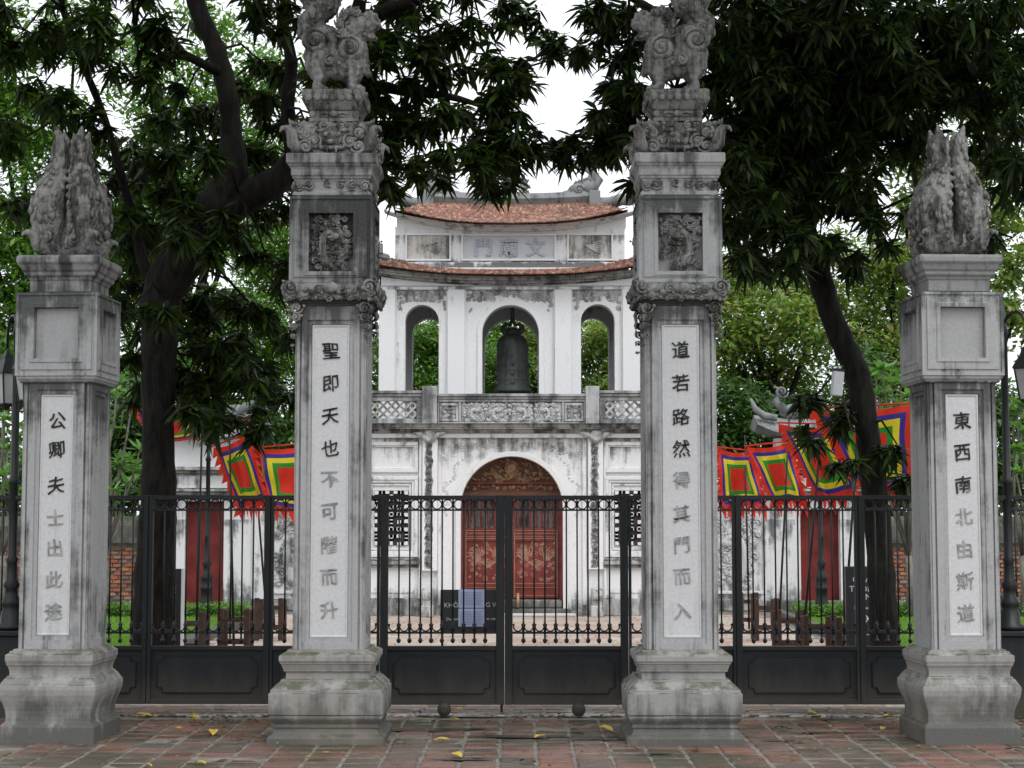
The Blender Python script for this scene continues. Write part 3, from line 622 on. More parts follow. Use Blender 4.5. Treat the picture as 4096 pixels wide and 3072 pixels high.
def tall_pillar(label, xc, chars, ys, soft, flip):
    Yc = 14.0; r = root('stone_pillar', (xc, Yc, 0), label, 'pillar', 'stone gate pillars')
    W = lambda l: [(H(a, Yc), Z(b, Yc-H(a, Yc))) for a, b in l]
    base = W([(462, 2966), (465, 2956)])+[(H(452, Yc), Z(2948, 13.55))]
    base += W([(425, 2940), (410, 2925), (408, 2914), (418, 2912), (420, 2904), (410, 2902), (412, 2897), (436, 2884), (442, 2880), (442, 2877), (448, 2876), (448, 2866), (442, 2865), (442, 2863), (452, 2861), (454, 2776), (444, 2773), (440, 2771), (440, 2762), (436, 2759), (380, 2730), (366, 2727), (366, 2720), (330, 2718), (328, 2690), (340, 2687), (346, 2686), (346, 2682), (360, 2664), (362, 2662), (362, 2659), (372, 2656), (372, 2652), (378, 2648), (382, 2645), (382, 2627), (372, 2620), (322, 2608), (322, 2600)])
    base = [(a, max(0, z)) for a, z in base]; base[0] = (base[0][0], -.02)
    mb = MB(); mb.stack(base); part('base', mb, M['stone_low'], r, bev=.003, local=True)
    hs_ = H(290, Yc); z0 = Z(2602, Yc-hs_); z1 = Z(1222, Yc-hs_)
    rec = (H(152, Yc), Z(2553, Yc-hs_), Z(1296, Yc-hs_))
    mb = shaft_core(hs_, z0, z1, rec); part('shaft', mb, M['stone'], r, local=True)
    # pale inscribed tablet sunk in each face
    f = MB(); f.nested((-rec[0]+.004, -hs_+.0298, rec[1]+.004), (1, 0, 0), (0, 0, 1), (0, -1, 0), [(0, 0, 2*rec[0]-.008, rec[2]-rec[1]-.008, 0), (.0, .0, 2*rec[0]-.008, rec[2]-rec[1]-.008, -.010), (.012, .012, 2*rec[0]-.020, rec[2]-rec[1]-.020, -.010), (.018, .018, 2*rec[0]-.026, rec[2]-rec[1]-.026, -.002)])
    part('tablet', f, M['panel'], r, local=True)
    inscription(r, chars, hs_, ys, 0, Yc, 0, soft)
    # bracket capital
    mb = MB(); mb.stack(W([(292, 1224), (300, 1222), (306, 1214), (318, 1210), (318, 1204), (344, 1198), (350, 1196), (350, 1188), (362, 1184), (364, 1176), (364, 1150), (352, 1140), (340, 1130)]))
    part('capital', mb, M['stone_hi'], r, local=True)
    h2 = H(366, Yc); mb = four(scroll_band(h2, Z(1180, Yc-h2), Z(1136, Yc-h2), -h2-.004, 5, .058, .014, 1)); q = four(scroll_band(h2, Z(1196, Yc-h2), Z(1182, Yc-h2), -h2+.01, 6, .05, .011)); mb.add(q.v, q.f); 
    f = MB(); f.ball((0, -h2-.01, Z(1150, Yc-h2)), .06, 10, 7, (1.2, .5, .8)); f.spiral((-.09, -h2-.01, Z(1155, Yc-h2)), .04, .013, 1.5, 0, 1); f.spiral((.09, -h2-.01, Z(1155, Yc-h2)), .04, .013, 1.5, 0, -1)
    for s_ in (-1, 1): f.spiral((s_*(h2-.05), -h2-.01, Z(1146, Yc-h2)), .06, .018, 1.6, 0, s_); f.tube([(s_*(h2-.02), -h2+.01, Z(1130, Yc-h2)), (s_*(h2+.02), -h2-.02, Z(1122, Yc-h2))], [.02, .006], 6)
    mb = MB().add(mb.v, mb.f); q = four(f); mb.add(q.v, q.f); part('carved_band', mb, M['carve'], r, sm=True, local=True)
    h3 = H(318, Yc); mb = corner_scrolls(h3, Z(1400, Yc-h3), Z(1212, Yc-h3), .052, 5, 3); part('corner_bracket', mb, M['carve'], r, sm=True, local=True)
    # carved die
    h4 = H(337, Yc); zb, zt = Z(1129, Yc-h4), Z(784, Yc-h4); rec = (H(178, Yc), Z(1085, Yc-h4), Z(851, Yc-h4))
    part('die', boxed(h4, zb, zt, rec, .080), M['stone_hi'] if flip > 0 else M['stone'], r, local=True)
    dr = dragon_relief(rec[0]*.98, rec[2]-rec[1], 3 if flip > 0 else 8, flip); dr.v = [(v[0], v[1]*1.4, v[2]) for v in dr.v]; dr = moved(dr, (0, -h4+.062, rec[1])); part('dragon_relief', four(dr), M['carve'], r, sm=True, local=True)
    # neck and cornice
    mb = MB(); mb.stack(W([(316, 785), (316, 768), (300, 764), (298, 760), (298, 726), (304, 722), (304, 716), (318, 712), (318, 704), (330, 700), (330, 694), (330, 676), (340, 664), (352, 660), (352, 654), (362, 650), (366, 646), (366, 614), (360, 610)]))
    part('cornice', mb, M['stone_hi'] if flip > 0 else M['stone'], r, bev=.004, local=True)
    h5 = H(300, Yc); mb = corner_scrolls(h5+.01, Z(764, Yc-h5), Z(724, Yc-h5), .045, 1, 5); f = scroll_band(h5*.8, Z(742, Yc-h5), Z(726, Yc-h5), -h5-.003, 9, .09, .012, .5)
    q = four(f); mb.add(q.v, q.f); part('neck_scroll', mb, M['carve'], r, sm=True, local=True)
    sc = (Yc-.2)/F_PX; zc = Z(612, Yc-.35)
    put('beast_band', BAND, r, (0, 0, zc)); zc = Z(470, Yc-.2)
    part('pedestal', moved(carved_pedestal(sc*.98), (0, 0, zc-.03)), M['carve'], r, local=True)
    o = put('lion_sculpture', LION, r, (0, 0, Z(338, Yc-.2)-.03), sc=(flip, 1, 1)); return r
BAND = beast_band_mesh(13.8/F_PX); LION = lion_mesh(13.8/F_PX)
tall_pillar('tall stone pillar just left of the double gate, topped by a lion facing right', X(1300, 13.54, 2950), '聖即天也不可階而升', [1402, 1533, 1664, 1792, 1917, 2046, 2178, 2308, 2442], 4, 1)
tall_pillar('tall stone pillar just right of the double gate, topped by a lion facing left', X(2743, 13.54, 2950), '道若路然得其門而入', [1398, 1530, 1666, 1794, 1918, 2054, 2180, 2306, 2444], 4, -1)
PHX = phoenix_mesh(13.8/F_PX)
def low_pillar(label, xc, rz, chars, ys, soft):
    Yc = 13.97; r = root('stone_pillar', (xc, Yc, 0), label, 'pillar', 'stone gate pillars', rz)
    W = lambda l: [(H(a, Yc), Z(b, Yc-H(a, Yc))) for a, b in l]
    base = W([(382, 2970), (382, 2912), (372, 2902), (350, 2894), (344, 2886), (342, 2868), (346, 2846), (356, 2828), (374, 2806), (388, 2784), (394, 2762), (392, 2748), (386, 2742), (378, 2740), (378, 2736), (356, 2718), (340, 2710), (340, 2706), (326, 2704), (324, 2696), (326, 2684), (334, 2670), (342, 2664), (346, 2660), (346, 2655), (350, 2653), (350, 2650), (354, 2646), (354, 2622), (348, 2620), (326, 2612), (326, 2606), (304, 2604), (304, 2598)])
    base[0] = (base[0][0], -.02); mb = MB(); mb.stack(base); part('base', mb, M['stone_low'], r, bev=.003, local=True)
    h = H(282, Yc); z0 = Z(2600, Yc-h); z1 = Z(1530, Yc-h); rec = (H(134, Yc), Z(2545, Yc-h), Z(1575, Yc-h))
    part('shaft', shaft_core(h, z0, z1, rec), M['stone2'], r, local=True)
    f = MB(); f.nested((-rec[0]+.004, -h+.0298, rec[1]+.004), (1, 0, 0), (0, 0, 1), (0, -1, 0), [(0, 0, 2*rec[0]-.008, rec[2]-rec[1]-.008, 0), (0, 0, 2*rec[0]-.008, rec[2]-rec[1]-.008, -.010), (.012, .012, 2*rec[0]-.020, rec[2]-rec[1]-.020, -.010), (.018, .018, 2*rec[0]-.026, rec[2]-rec[1]-.026, -.002)])
    part('tablet', f, M['panel'], r, local=True); inscription(r, chars, h, ys, 0, Yc, 0, soft)
    mb = MB(); mb.stack(W([(286, 1532), (300, 1530), (302, 1522), (316, 1516), (322, 1512), (322, 1506), (332, 1502), (336, 1498)])); part('capital', mb, M['stone2'], r, bev=.004, local=True)
    h4 = H(333, Yc); rec = (H(180, Yc), Z(1432, Yc-h4), Z(1228, Yc-h4))
    part('die', boxed(h4, Z(1499, Yc-h4), Z(1168, Yc-h4), rec), M['stone2'], r, local=True)
    f = MB(); f.box(-rec[0]+.003, rec[0]-.003, -h4+.0475, -h4+.0545, rec[1]+.003, rec[2]-.003); part('tablet', f, M['panel_mid'], r, local=True)
    mb = MB(); mb.stack(W([(250, 1169), (250, 1122), (262, 1116), (262, 1110), (284, 1100), (288, 1096), (288, 1086), (304, 1078), (316, 1062), (322, 1056), (334, 1050), (340, 1044), (340, 1028), (330, 1018)])); part('cornice', mb, M['stone_hi2'], r, bev=.004, local=True)
    put('phoenix_finial', PHX, r, (0, 0, Z(1019, Yc-.2)-.01), (0, 0, 0), (.95, .95, 1.03)); return r
low_pillar('shorter stone pillar with a bird finial at the far left, inscribed with seven characters', X(191, 13.5, 2950)-.022, math.radians(-2.6), '公卿夫士出此途', [1682, 1797, 1940, 2068, 2192, 2318, 2446], 3)
low_pillar('shorter stone pillar with a bird finial at the far right, inscribed with seven characters', X(3888, 13.5, 2950)+.015, math.radians(2.6), '東西南北由斯道', [1682, 1810, 1938, 2066, 2196, 2324, 2452], 3)

# ---------------------------------------------------------------- iron gate
YG = 15.45
gz = lambda py: Z(py, YG)
def rods_part(par, name, mb, sm=True): return part(name, mb, M['iron'], par, sm=sm)
RING = CRES = BALL = None
def gate_section(name, label, xl, xr, stl, stw, zbot, group, panel=True, wheel=None):
    """xl,xr photo px of the outer edges; stl = stile widths (left,right) in px"""
    r = root(name, ((X(xl, YG)+X(xr, YG))/2, YG, 0), label, 'gate' if 'leaf' in name else 'fence', group)
    a, b = X(xl, YG)+.001, X(xr, YG)-.001; q = YG/F_PX; ia, ib = a+stl[0]*q, b-stl[1]*q; zt = gz(1981)
    for lo, hi in ((a, ia), (ib, b)):
        mb = MB(); mb.box(lo, hi, YG-.035, YG+.035, zbot, zt); part('stile', mb, M['iron_panel'], r, bev=.004)
    for nm, z0, z1, d in (('top_rail', gz(1999), gz(1982), .03), ('rail', gz(2044), gz(2037), .012), ('rail', gz(2535), gz(2526), .012), ('middle_rail', gz(2600), gz(2584), .032)):
        mb = MB(); mb.box(ia-.001, ib+.001, YG-d, YG+d, z0, z1); part(nm, mb, M['iron'], r, bev=.002)
    n = max(1, round((ib-ia)/(43.5*q))); sp = (ib-ia)/n; R = sp/2-.006
    for k in range(n):
        x = ia+sp*(k+.5)
        mb = MB(); mb.ring((x, YG, (gz(1999)+gz(2037))/2), min(R, (gz(1999)-gz(2037))/2), .0065); rods_part(r, 'ring', mb)
        mb = MB(); zc = gz(2526)+R*.98; mb.ring((x, YG, zc), R*.92, .007, 12, 5, PI*.88, PI*2.12)
        for s_ in (-1, 1): mb.ball((x+s_*R*.95*math.cos(.30), YG, zc+R*.45), .011, 6, 4)
        rods_part(r, 'crescent', mb)
        if k:
            x = ia+sp*k; mb = MB(); mb.tube([(x, YG-.003, gz(2550)), (x, YG-.003, gz(1999))], .0082, 6); mb.lathe([(.004, -.03), (.016, -.02), (.021, -.005), (.018, .008), (.009, .015), (.010, .05)], x, YG-.003, 8, gz(2560)); rods_part(r, 'bar', mb)
            mb = MB(); mb.tube([(x, YG-.003, gz(2536)), (x, YG-.003, gz(2506)), (x, YG-.003, gz(2482))], [.013, .013, .009], 6); rods_part(r, 'collar', mb)
    if panel:
        z0, z1 = zbot+.045, gz(2600); c = .055
        mb = MB(); mb.box(ia-.001, ib+.001, YG-.03, YG+.03, zbot, z0); part('bottom_rail', mb, M['iron_panel'], r, bev=.003)
        mb = MB(); mb.box(ia, ib, YG-.006, YG+.006, z0, z1); 
        # raised field with notched corners
        def fld(ins, y):
            A, B, C_, D = ia+ins, ib-ins, z0+ins, z1-ins; return [(A+c, C_), (B-c, C_), (B-c*.8, C_+c*.8), (B, C_+c), (B, D-c), (B-c*.8, D-c*.8), (B-c, D), (A+c, D), (A+c*.8, D-c*.8), (A, D-c), (A, C_+c), (A+c*.8, C_+c*.8)]
        P1 = fld(.055, 0); mb.poly(P1, YG-.014, YG-.006); part('panel', mb, M['iron_panel'], r)
        mb = MB(); mb.tube([(x, YG-.016, z) for x, z in P1+P1[:1]], .007, 5); part('panel_moulding', mb, M['iron'], r)
    for wx in (wheel or []):
        x = X(wx, YG); mb = MB(); f = MB(); f.lathe([(.025, -.07), (.055, -.055), (.062, -.04), (.062, -.03), (.048, -.025), (.048, -.012), (.062, -.008), (.062, 0), (.02, .01)], 0, 0, 18)
        mb.add([(v[0]+x, YG-.05+v[2]-.01, v[1]+.068) for v in f.v], [tuple(reversed(q_)) for q_ in f.f]); part('wheel', mb, M['iron_panel'], r, sm=False)
    return r
GL = 'iron gate leaves'
gate_section('gate_leaf', 'left leaf of the black iron double gate, notice sign behind its bars', 1523, 2018, (31, 33), 0, gz(2818), GL, wheel=[1781])
gate_section('gate_leaf', 'right leaf of the black iron double gate, in front of the red door', 2019, 2511, (31, 31), 0, gz(2818), GL, wheel=[2311])
gate_section('gate_leaf', 'black iron gate leaf between the left tree trunk and the left tall pillar', 600, 1085, (15, 24), 0, gz(2816), GL)
gate_section('gate_leaf', 'black iron gate leaf beside the far left pillar, brick wall and trunk behind it', 118, 598, (14, 18), 0, gz(2816), GL)
gate_section('fence_panel', 'narrow iron fence panel mostly hidden behind the left tall pillar', 1087, 1521, (10, 10), 0, gz(2818), 'fixed fence panels')
gate_section('fence_panel', 'narrow iron fence panel mostly hidden behind the right tall pillar', 2513, 2937, (10, 10), 0, gz(2818), 'fixed fence panels')
gate_section('gate_leaf', 'black iron gate leaf right of the right tall pillar, flags and lamp post behind it', 2939, 3427, (24, 12), 0, gz(2816), GL)
gate_section('gate_leaf', 'black iron gate leaf beside the far right pillar, tree trunk and black sign behind it', 3429, 3910, (24, 14), 0, gz(2816), GL, wheel=[3870])
for s_, lab in ((-1, 'left'), (1, 'right')):
    a, b = (X(-560, YG), X(117, YG)) if s_ < 0 else (X(3911, YG), X(4640, YG))
    mb = MB(); mb.box(a, b, YG-.16, YG+.16, -.03, Z(2540, YG)); mb.box(a-.01, b+.01, YG-.20, YG+.20, Z(2540, YG)+.001, Z(2520, YG))
    solo('low_wall', mb, M['iron_panel'], 'low dark coping wall under the railings at the far '+lab, 'wall', bev=.006)
    gate_section('fence_panel', 'black railing on the low wall beyond the far %s pillar' % lab, *((-560, 116) if s_ < 0 else (3912, 4640)), (14, 14), 0, Z(2519, YG), 'railings on the low walls', panel=False)
# street lamps at the gate ends
def street_lamp(label, px, Yl, ztop_px, zbase, dirx, scale=1):
    x = X(px, Yl); zt = Z(ztop_px, Yl); r = root('street_lamp', (x, Yl, zbase), label, 'street lamp', 'old style street lamps')
    mb = MB(); b = zbase; mb.lathe([(.13, 0), (.13, .04), (.10, .06), (.09, .16), (.07, .19), (.085, .22), (.085, .26), (.06, .30), (.055, .36), (.075, .40), (.05, .45), (.045, .60), (.055, .63), (.04, .66), (.038, 1.3), (.05, 1.32), (.05, 1.36), (.036, 1.38), (.032, zt-b-.3), (.045, zt-b-.28), (.03, zt-b-.2), (.012, zt-b)], x, Yl, 14, b)
    part('post', mb, M['iron'], r, sm=True)
    for s_ in (-1, 1):
        dx, dy = dirx[0]*s_, dirx[1]*s_
        pts = [(x, Yl, zt-.35)]+[(x+dx*(.15-.15*math.cos(a)), Yl+dy*(.15-.15*math.cos(a)), zt-.25+.16*math.sin(a)) for a in (.3, .8, 1.3, 1.8, 2.3, 2.8)]+[(x+dx*.30, Yl+dy*.30, zt-.38)]
        mb = MB(); mb.tube(pts, .014, 6); part('arm', mb, M['iron'], r, sm=True)
        lx, ly, lz = x+dx*.30, Yl+dy*.30, zt-.40
        mb = MB(); f = MB(); f.lathe([(.02, 0), (.03, -.03), (.05, -.05), (.06, -.09), (.13, -.20), (.135, -.22), (.12, -.222)], lx, ly, 4, lz)
        mb.add(f.v, [tuple(reversed(q)) for q in f.f])
        for k in range(4):
            a = k*PI/2; mb.tube([(lx+.115*math.cos(a), ly+.115*math.sin(a), lz-.22), (lx+.07*math.cos(a), ly+.07*math.sin(a), lz-.50)], .008, 4)
        mb.lathe([(.02, -.56), (.04, -.53), (.075, -.505), (.075, -.495)], lx, ly, 4, lz); l_ = part('lantern', mb, M['iron'], r)
        mb = MB(); mb.lathe([(.062, -.494), (.108, -.224)], lx, ly, 4, lz); part('pane', mb, M['bulb'], l_)
    return r
street_lamp('black lamp post on the low wall beside the far left pillar', 55, YG, 1215, Z(2519, YG), (-.55, .83))
street_lamp('black lamp post on the low wall beside the far right pillar', 4029, YG, 1215, Z(2519, YG), (.42, -.9))
# ---------------------------------------------------------------- bell tower gate
YB = 30.75; YU = 32.3; SB = YB/F_PX; SU = YU/F_PX
CXB = X(2045, YB); CXU = X(2045, YU)
tower = root('bell_tower', (CXB, YB, 0), 'two storey white gate tower with curved red tile roofs and an arched red door', 'gate tower')
zb = lambda py: Z(py, YB); zu = lambda py: Z(py, YU)
xb = lambda px: X(px, YB); xu = lambda px: X(px, YU)
def bx(mb, x0, y0, x1, y1, Y=None, front=0, back=.2):
    """box given by its picture rectangle on the plane Y, from `front` before it to `back` behind it"""
    Y = Y or YB; mb.box(X(x0, Y), X(x1, Y), Y-front, Y+back, Z(y1, Y), Z(y0, Y)); return mb
def arch_wall(mb, x0, x1, z0, z1, cx, r, zc, y0, y1, n=28):
    for y, fl in ((y0, 0), (y1, 1)):
        vs = [(x0, y, z0), (cx-r, y, z0), (cx-r, y, zc), (x0, y, zc), (x0, y, z1), (cx+r, y, z0), (x1, y, z0), (x1, y, zc), (cx+r, y, zc), (x1, y, z1)]; fs = [(0, 1, 2, 3), (5, 6, 7, 8)]
        b = len(vs)
        for i in range(n+1): a = PI-PI*i/n; vs.append((cx+r*math.cos(a), y, zc+r*math.sin(a)))
        for i in range(n+1): a = PI-PI*i/n; t = max(min(cx+ (x1-x0)*.5*math.cos(a)*1.6, x1), x0); vs.append((t, y, z1))
        fs.append((3, 2, b+n+1)); 
        for i in range(n): fs.append((b+i, b+i+1, b+n+2+i, b+n+1+i))
        fs.append((8, 7, b+2*n+1))
        mb.add(vs, [f[::-1] for f in fs] if fl else fs)
    pts = [(cx-r, z0)]+[(cx+r*math.cos(PI-PI*i/n), zc+r*math.sin(PI-PI*i/n)) for i in range(n+1)]+[(cx+r, z0)]
    vs = [(x, y0, z) for x, z in pts]+[(x, y1, z) for x, z in pts]; k = len(pts)
    mb.add(vs, [(i, i+k, i+k+1, i+1) for i in range(k-1)]); return mb
def arch_ring(mb, cx, zc, r0, r1, z0, y0, y1, n=32):
    pts = [(PI-PI*i/n) for i in range(n+1)]; vs = []; L = [(-r0, -r1)] 
    prof = [((cx-r0, z0), (cx-r1, z0))]+[((cx+r0*math.cos(a), zc+r0*math.sin(a)), (cx+r1*math.cos(a), zc+r1*math.sin(a))) for a in pts]+[((cx+r0, z0), (cx+r1, z0))]
    for (a, b) in prof: vs += [(a[0], y0, a[1]), (b[0], y0, b[1]), (b[0], y1, b[1]), (a[0], y1, a[1])]
    fs = []
    for i in range(len(prof)-1):
        q = 4*i
        for j in range(4): t = (j+1) % 4; fs.append((q+j, q+4+j, q+4+t, q+t))
    return mb.add(vs, fs)
W_, WD, CO = M['white'], M['white_dirty'], M['cornice']
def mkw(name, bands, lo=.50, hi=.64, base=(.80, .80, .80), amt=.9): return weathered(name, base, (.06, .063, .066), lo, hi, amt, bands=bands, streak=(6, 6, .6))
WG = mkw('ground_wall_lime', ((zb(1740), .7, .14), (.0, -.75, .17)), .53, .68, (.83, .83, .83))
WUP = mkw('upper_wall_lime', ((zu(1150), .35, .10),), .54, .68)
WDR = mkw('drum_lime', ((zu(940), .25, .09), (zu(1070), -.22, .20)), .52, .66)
# --- ground storey walls (sides, back) and front with its arch
gx0, gx1 = xb(1375), xb(2715); zt = zb(1738); xi0, xi1 = xb(1758), xb(2334)
ra = 204*SB; zc = zb(2030); cxa = X(2047, YB)
mb = MB(); arch_wall(mb, xi0, xi1, 0, zt, cxa, ra, zc, YB, YB+.7); part('wall', mb, WG, tower)
mb = MB()
for s_, (a, b) in ((-1, (gx0, xi0-.002)), (1, (xi1+.002, gx1))):
    mb.box(a, b, YB, YB+.5, 0, zt)
mb.box(gx0, gx0+.5, YB+.502, YB+6, 0, zt); mb.box(gx1-.5, gx1, YB+.502, YB+6, 0, zt); mb.box(gx0+.502, gx1-.502, YB+5.5, YB+6, 0, zt)
part('side_wall', mb, WG, tower)
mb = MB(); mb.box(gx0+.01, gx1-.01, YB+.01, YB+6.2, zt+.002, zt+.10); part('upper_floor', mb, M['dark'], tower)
mb = MB(); arch_ring(mb, cxa, zc, ra-.001, 224*SB, 0, YB-.05, YB-.002); part('arch_moulding', mb, M['white'], tower, bev=.006)
# raised frames: frieze rails, pilasters
mb = MB(); bx(mb, 1375, 1734, 2715, 1752, front=.07, back=-.002); part('frieze', mb, WD, tower, bev=.008)
mb = MB()
for x0, x1 in ((1676, 1688), (1752, 1764), (2329, 2345), (2414, 2424)): bx(mb, x0, 1753, x1, 2420, front=.055, back=-.002)
part('pilaster_edge', mb, WG, tower, bev=.008)
PILW = mkw('pilaster_white', (), .60, .74, (.84, .84, .84))
couplets = [('吾儒要通經要識時無拘固也尚思聖訓永相敦', 1690, 1751, 1757, 2283), ('大國不易敎不變俗且尊崇之亦信斯文原有用', 2352, 2412, 1752, 2277)]
DIRT = plain('flaked_grey_strip', (.34, .34, .34), .9, .1, 0, .8, 11, .5)
for txt, x0, x1, y0, y1 in couplets:
    mb = MB(); bx(mb, x0, y0, x1, y1, front=.10, back=-.002); pb = part('couplet_board', mb, PILW, tower, bev=.006)
    cx = (x0+x1)/2-4; mb = MB(); pts = []; rr = random.Random(x0); n = 46
    for side in (-1, 1):
        rng_ = range(n+1) if side < 0 else range(n, -1, -1)
        for i in rng_: pts.append((X(cx+side*(15+rr.uniform(-4, 4)), YB), Z(y0+8+(y1-y0-16)*i/n, YB)))
    mb.poly(pts, YB-.1045, YB-.1005); part('grey_strip', mb, DIRT, pb)
    step = (y1-y0-30)/len(txt)
    for i, ch in enumerate(txt):
        t = text_mb(ch, step*SB*1.0, .004, 0); part('character', moved(t, (X(cx, YB), YB-.108, zb(y0+18+step*(i+.5)))), M['ink_mid'], pb)
# lotus leaf brackets over the pilasters
for px in (1717, 2385):
    mb = MB(); cx = xb(px); c = zb(1740)
    mb.tube([(cx-.30, YB-.12, c+.04), (cx-.16, YB-.13, c+.01), (cx-.02, YB-.13, c-.09), (cx+.04, YB-.13, c-.09), (cx+.17, YB-.13, c+.01), (cx+.30, YB-.12, c+.04)], [.01, .045, .06, .06, .045, .01], 7)
    mb.ball((cx, YB-.12, c+.01), .10, 9, 6, (1.2, .5, .8)); mb.spiral((cx-.07, YB-.14, c-.08), .05, .016, 1.4, 0, 1); mb.spiral((cx+.07, YB-.14, c-.08), .05, .016, 1.4, 2, -1)
    part('lotus_bracket', mb, M['relief'], tower, sm=True)
# shallow stucco relief in the arch spandrels
mb = MB(); rr = random.Random(5)
for s_ in (-1, 1):
    for k in range(26):
        t = k/25; x = cxa+s_*(.25+t*1.0); z = zb(1775)-.05*math.sin(k*1.7)-(.02+.25*t*t*rr.uniform(.2, 1)); mb.spiral((x, YB-.002, z), rr.uniform(.04, .08), .012, 1.2, rr.uniform(0, 6), s_, 9, 4)
    for k in range(22):
        z = zb(1800)-k*.055; x = cxa+s_*(1.17-.05*math.sin(k*.9)-max(0, .35-k*.03)); mb.spiral((x, YB-.002, z), rr.uniform(.03, .055), .010, 1.1, rr.uniform(0, 6), s_, 9, 4)
part('stucco_relief', mb, WG, tower, sm=True, kind='stuff')
# side bays: blind panel, fret window, sunk panel below
FRET = ["XXXX.XXXX", "X...X...X", "X.XXXXX.X", "X.X...X.X", "XXXXXXXXX", "..X.X.X..", "XXXXXXXXX", "X...X...X", "XXX.X.XXX", "..X.X.X..", "XXXXXXXXX", "X.X...X.X", "X.XXXXX.X", "X...X...X", "XXX.X.XXX"]
for s_ in (-1, 1):
    mx = lambda px: px if s_ < 0 else 2*2046-px
    def fr(mb, x0, y0, x1, y1, wd, d):    # frame of four bars, proud by d
        X0, X1 = sorted((xb(mx(x0)), xb(mx(x1)))); A, B = zb(y1), zb(y0); q = wd*SB
        for b in ((X0, X1, B-q, B), (X0, X1, A, A+q)): mb.box(b[0], b[1], YB-d, YB-.002, b[2], b[3])
        for b in ((X0, X0+q), (X1-q, X1)): mb.box(b[0], b[1], YB-d+.001, YB-.002, A+q+.001, B-q-.001)
    mb = MB(); fr(mb, 1470, 1768, 1672, 1890, 14, .055); fr(mb, 1484, 1782, 1658, 1876, 6, .035); part('panel_frame', mb, WD, tower, bev=.006)
    mb = MB(); fr(mb, 1458, 1906, 1672, 2228, 14, .07); fr(mb, 1472, 1920, 1658, 2214, 11, .05); fr(mb, 1483, 1935, 1645, 2200, 8, .03); wf = part('window_frame', mb, WD, tower, bev=.006)
    X0, X1 = sorted((xb(mx(1499)), xb(mx(1634)))); A, B = zb(2182), zb(1962); mb = MB(); mb.box(X0, X1, YB-.012, YB-.002, A, B); part('recess_shade_plate', mb, M['dark'], wf)  # dark plate on the wall face standing for a shaded opening
    mb = MB(); nx, nz = 9, 15; dx, dz = (X1-X0)/nx, (B-A)/nz
    for j, row in enumerate(FRET):
        for i, c in enumerate(row):
            if c != 'X': continue
            cx, cz = X0+(i+.5)*dx, B-(j+.5)*dz
            if i < 8 and row[i+1] == 'X': mb.box(cx-.027, cx+dx+.027, YB-.05, YB-.0125, cz-.025, cz+.025)
            if j < 14 and FRET[j+1][i] == 'X': mb.box(cx-.026, cx+.026, YB-.049, YB-.0125, cz-dz-.0245, cz+.0245)
    part('fretwork', mb, M['white'], wf)
    mb = MB()
    for a_, b_, c_, d_, e_ in ((1460, 2230, 1680, 2240, .08), (1460, 2241, 1680, 2258, .13), (1465, 2259, 1678, 2270, .07)):
        u0, u1 = sorted((xb(mx(a_)), xb(mx(c_)))); mb.box(u0, u1, YB-e_, YB-.002, zb(d_), zb(b_))
    part('window_sill', mb, CO, tower, bev=.008)
    mb = MB(); u0, u1 = sorted((xb(mx(1478)), xb(mx(1662)))); z0, z1 = zb(2372), zb(2282); c = .05
    pl_ = [(u0+c, z0), (u1-c, z0), (u1, z0+c), (u1, z1-c), (u1-c, z1), (u0+c, z1), (u0, z1-c), (u0, z0+c)]; mb.poly(pl_, YB-.016, YB-.002); part('wall_panel', mb, WG, tower, bev=.006)
    mb = MB(); u0, u1 = sorted((xb(mx(1375)), xb(mx(1684)))); mb.box(u0, u1, YB-.10, YB-.002, 0, zb(2392)); part('plinth', mb, CO, tower, bev=.01)
    mb = MB(); u0, u1 = sorted((xb(mx(1765)), xb(mx(1819)))); mb.box(u0, u1, YB-.06, YB-.002, 0, zb(2440)); part('plinth', mb, CO, tower, bev=.01)
# --- door: frame, two leaves with balusters and painted panels, carved tympanum
YD = YB+.34; xd = lambda px: X(px, YD); zd = lambda py: Z(py, YD)
mb = MB()
for x0, x1 in ((1842, 1857), (2236, 2253)): mb.box(xd(x0), xd(x1), YD-.09, YD+.05, zd(2398), zd(1985))
part('door_frame', mb, M['red'], tower, bev=.005)
mb = MB(); mb.box(xd(1842), xd(2253), YD-.10, YD+.06, zd(1984), zd(1968)); part('lintel', mb, M['wood_dark'], tower, bev=.005)
def half_disc(r, z0, z1, y0, y1, mb):
    n = 24; zc_ = zd(2030); a0 = math.asin(max(-1, min(1, (z0-zc_)/r))); a1 = math.asin(min(1, (z1-zc_)/r)); pts = [(cxa+r*math.cos(a0+(a1-a0)*i/n), zc_+r*math.sin(a0+(a1-a0)*i/n)) for i in range(n+1)]
    pts += [(2*cxa-x, z) for x, z in reversed(pts)]; mb.poly(pts[::-1], y0, y1)
mb = MB(); half_disc(ra+.02, zd(1968)+.001, zd(1824), YD+.01, YD+.05, mb); tym = part('tympanum', mb, M['wood_dark'], tower)
mb = MB(); rr = random.Random(9)
for k in range(150):
    a = rr.uniform(.05, PI-.05); q = rr.uniform(.15, .93)*ra; x = cxa+q*math.cos(a)*1.0; z = zd(1930)+q*math.sin(a)*.52
    if (x-cxa)**2+(z-zd(2030))**2 > (ra*.95)**2: continue
    if rr.random() < .5: mb.spiral((x, YD+.005, z), rr.uniform(.03, .055), .013, 1.3, rr.uniform(0, 6), rr.choice((-1, 1)), 10, 5)
    else: mb.tube([(x-.06*math.cos(a+1.2), YD, z), (x, YD-.015, z+.03), (x+.07*math.cos(a), YD, z+.02*math.sin(a)+.05)], [.006, .018, .004], 5)
mb.ball((cxa, YD, zd(1872)), .10, 12, 8, (1, .3, 1.1)); mb.ring((cxa, YD-.02, zd(1872)), .12, .016)
part('carved_fan', mb, M['wood_gilt'], tym, sm=True)
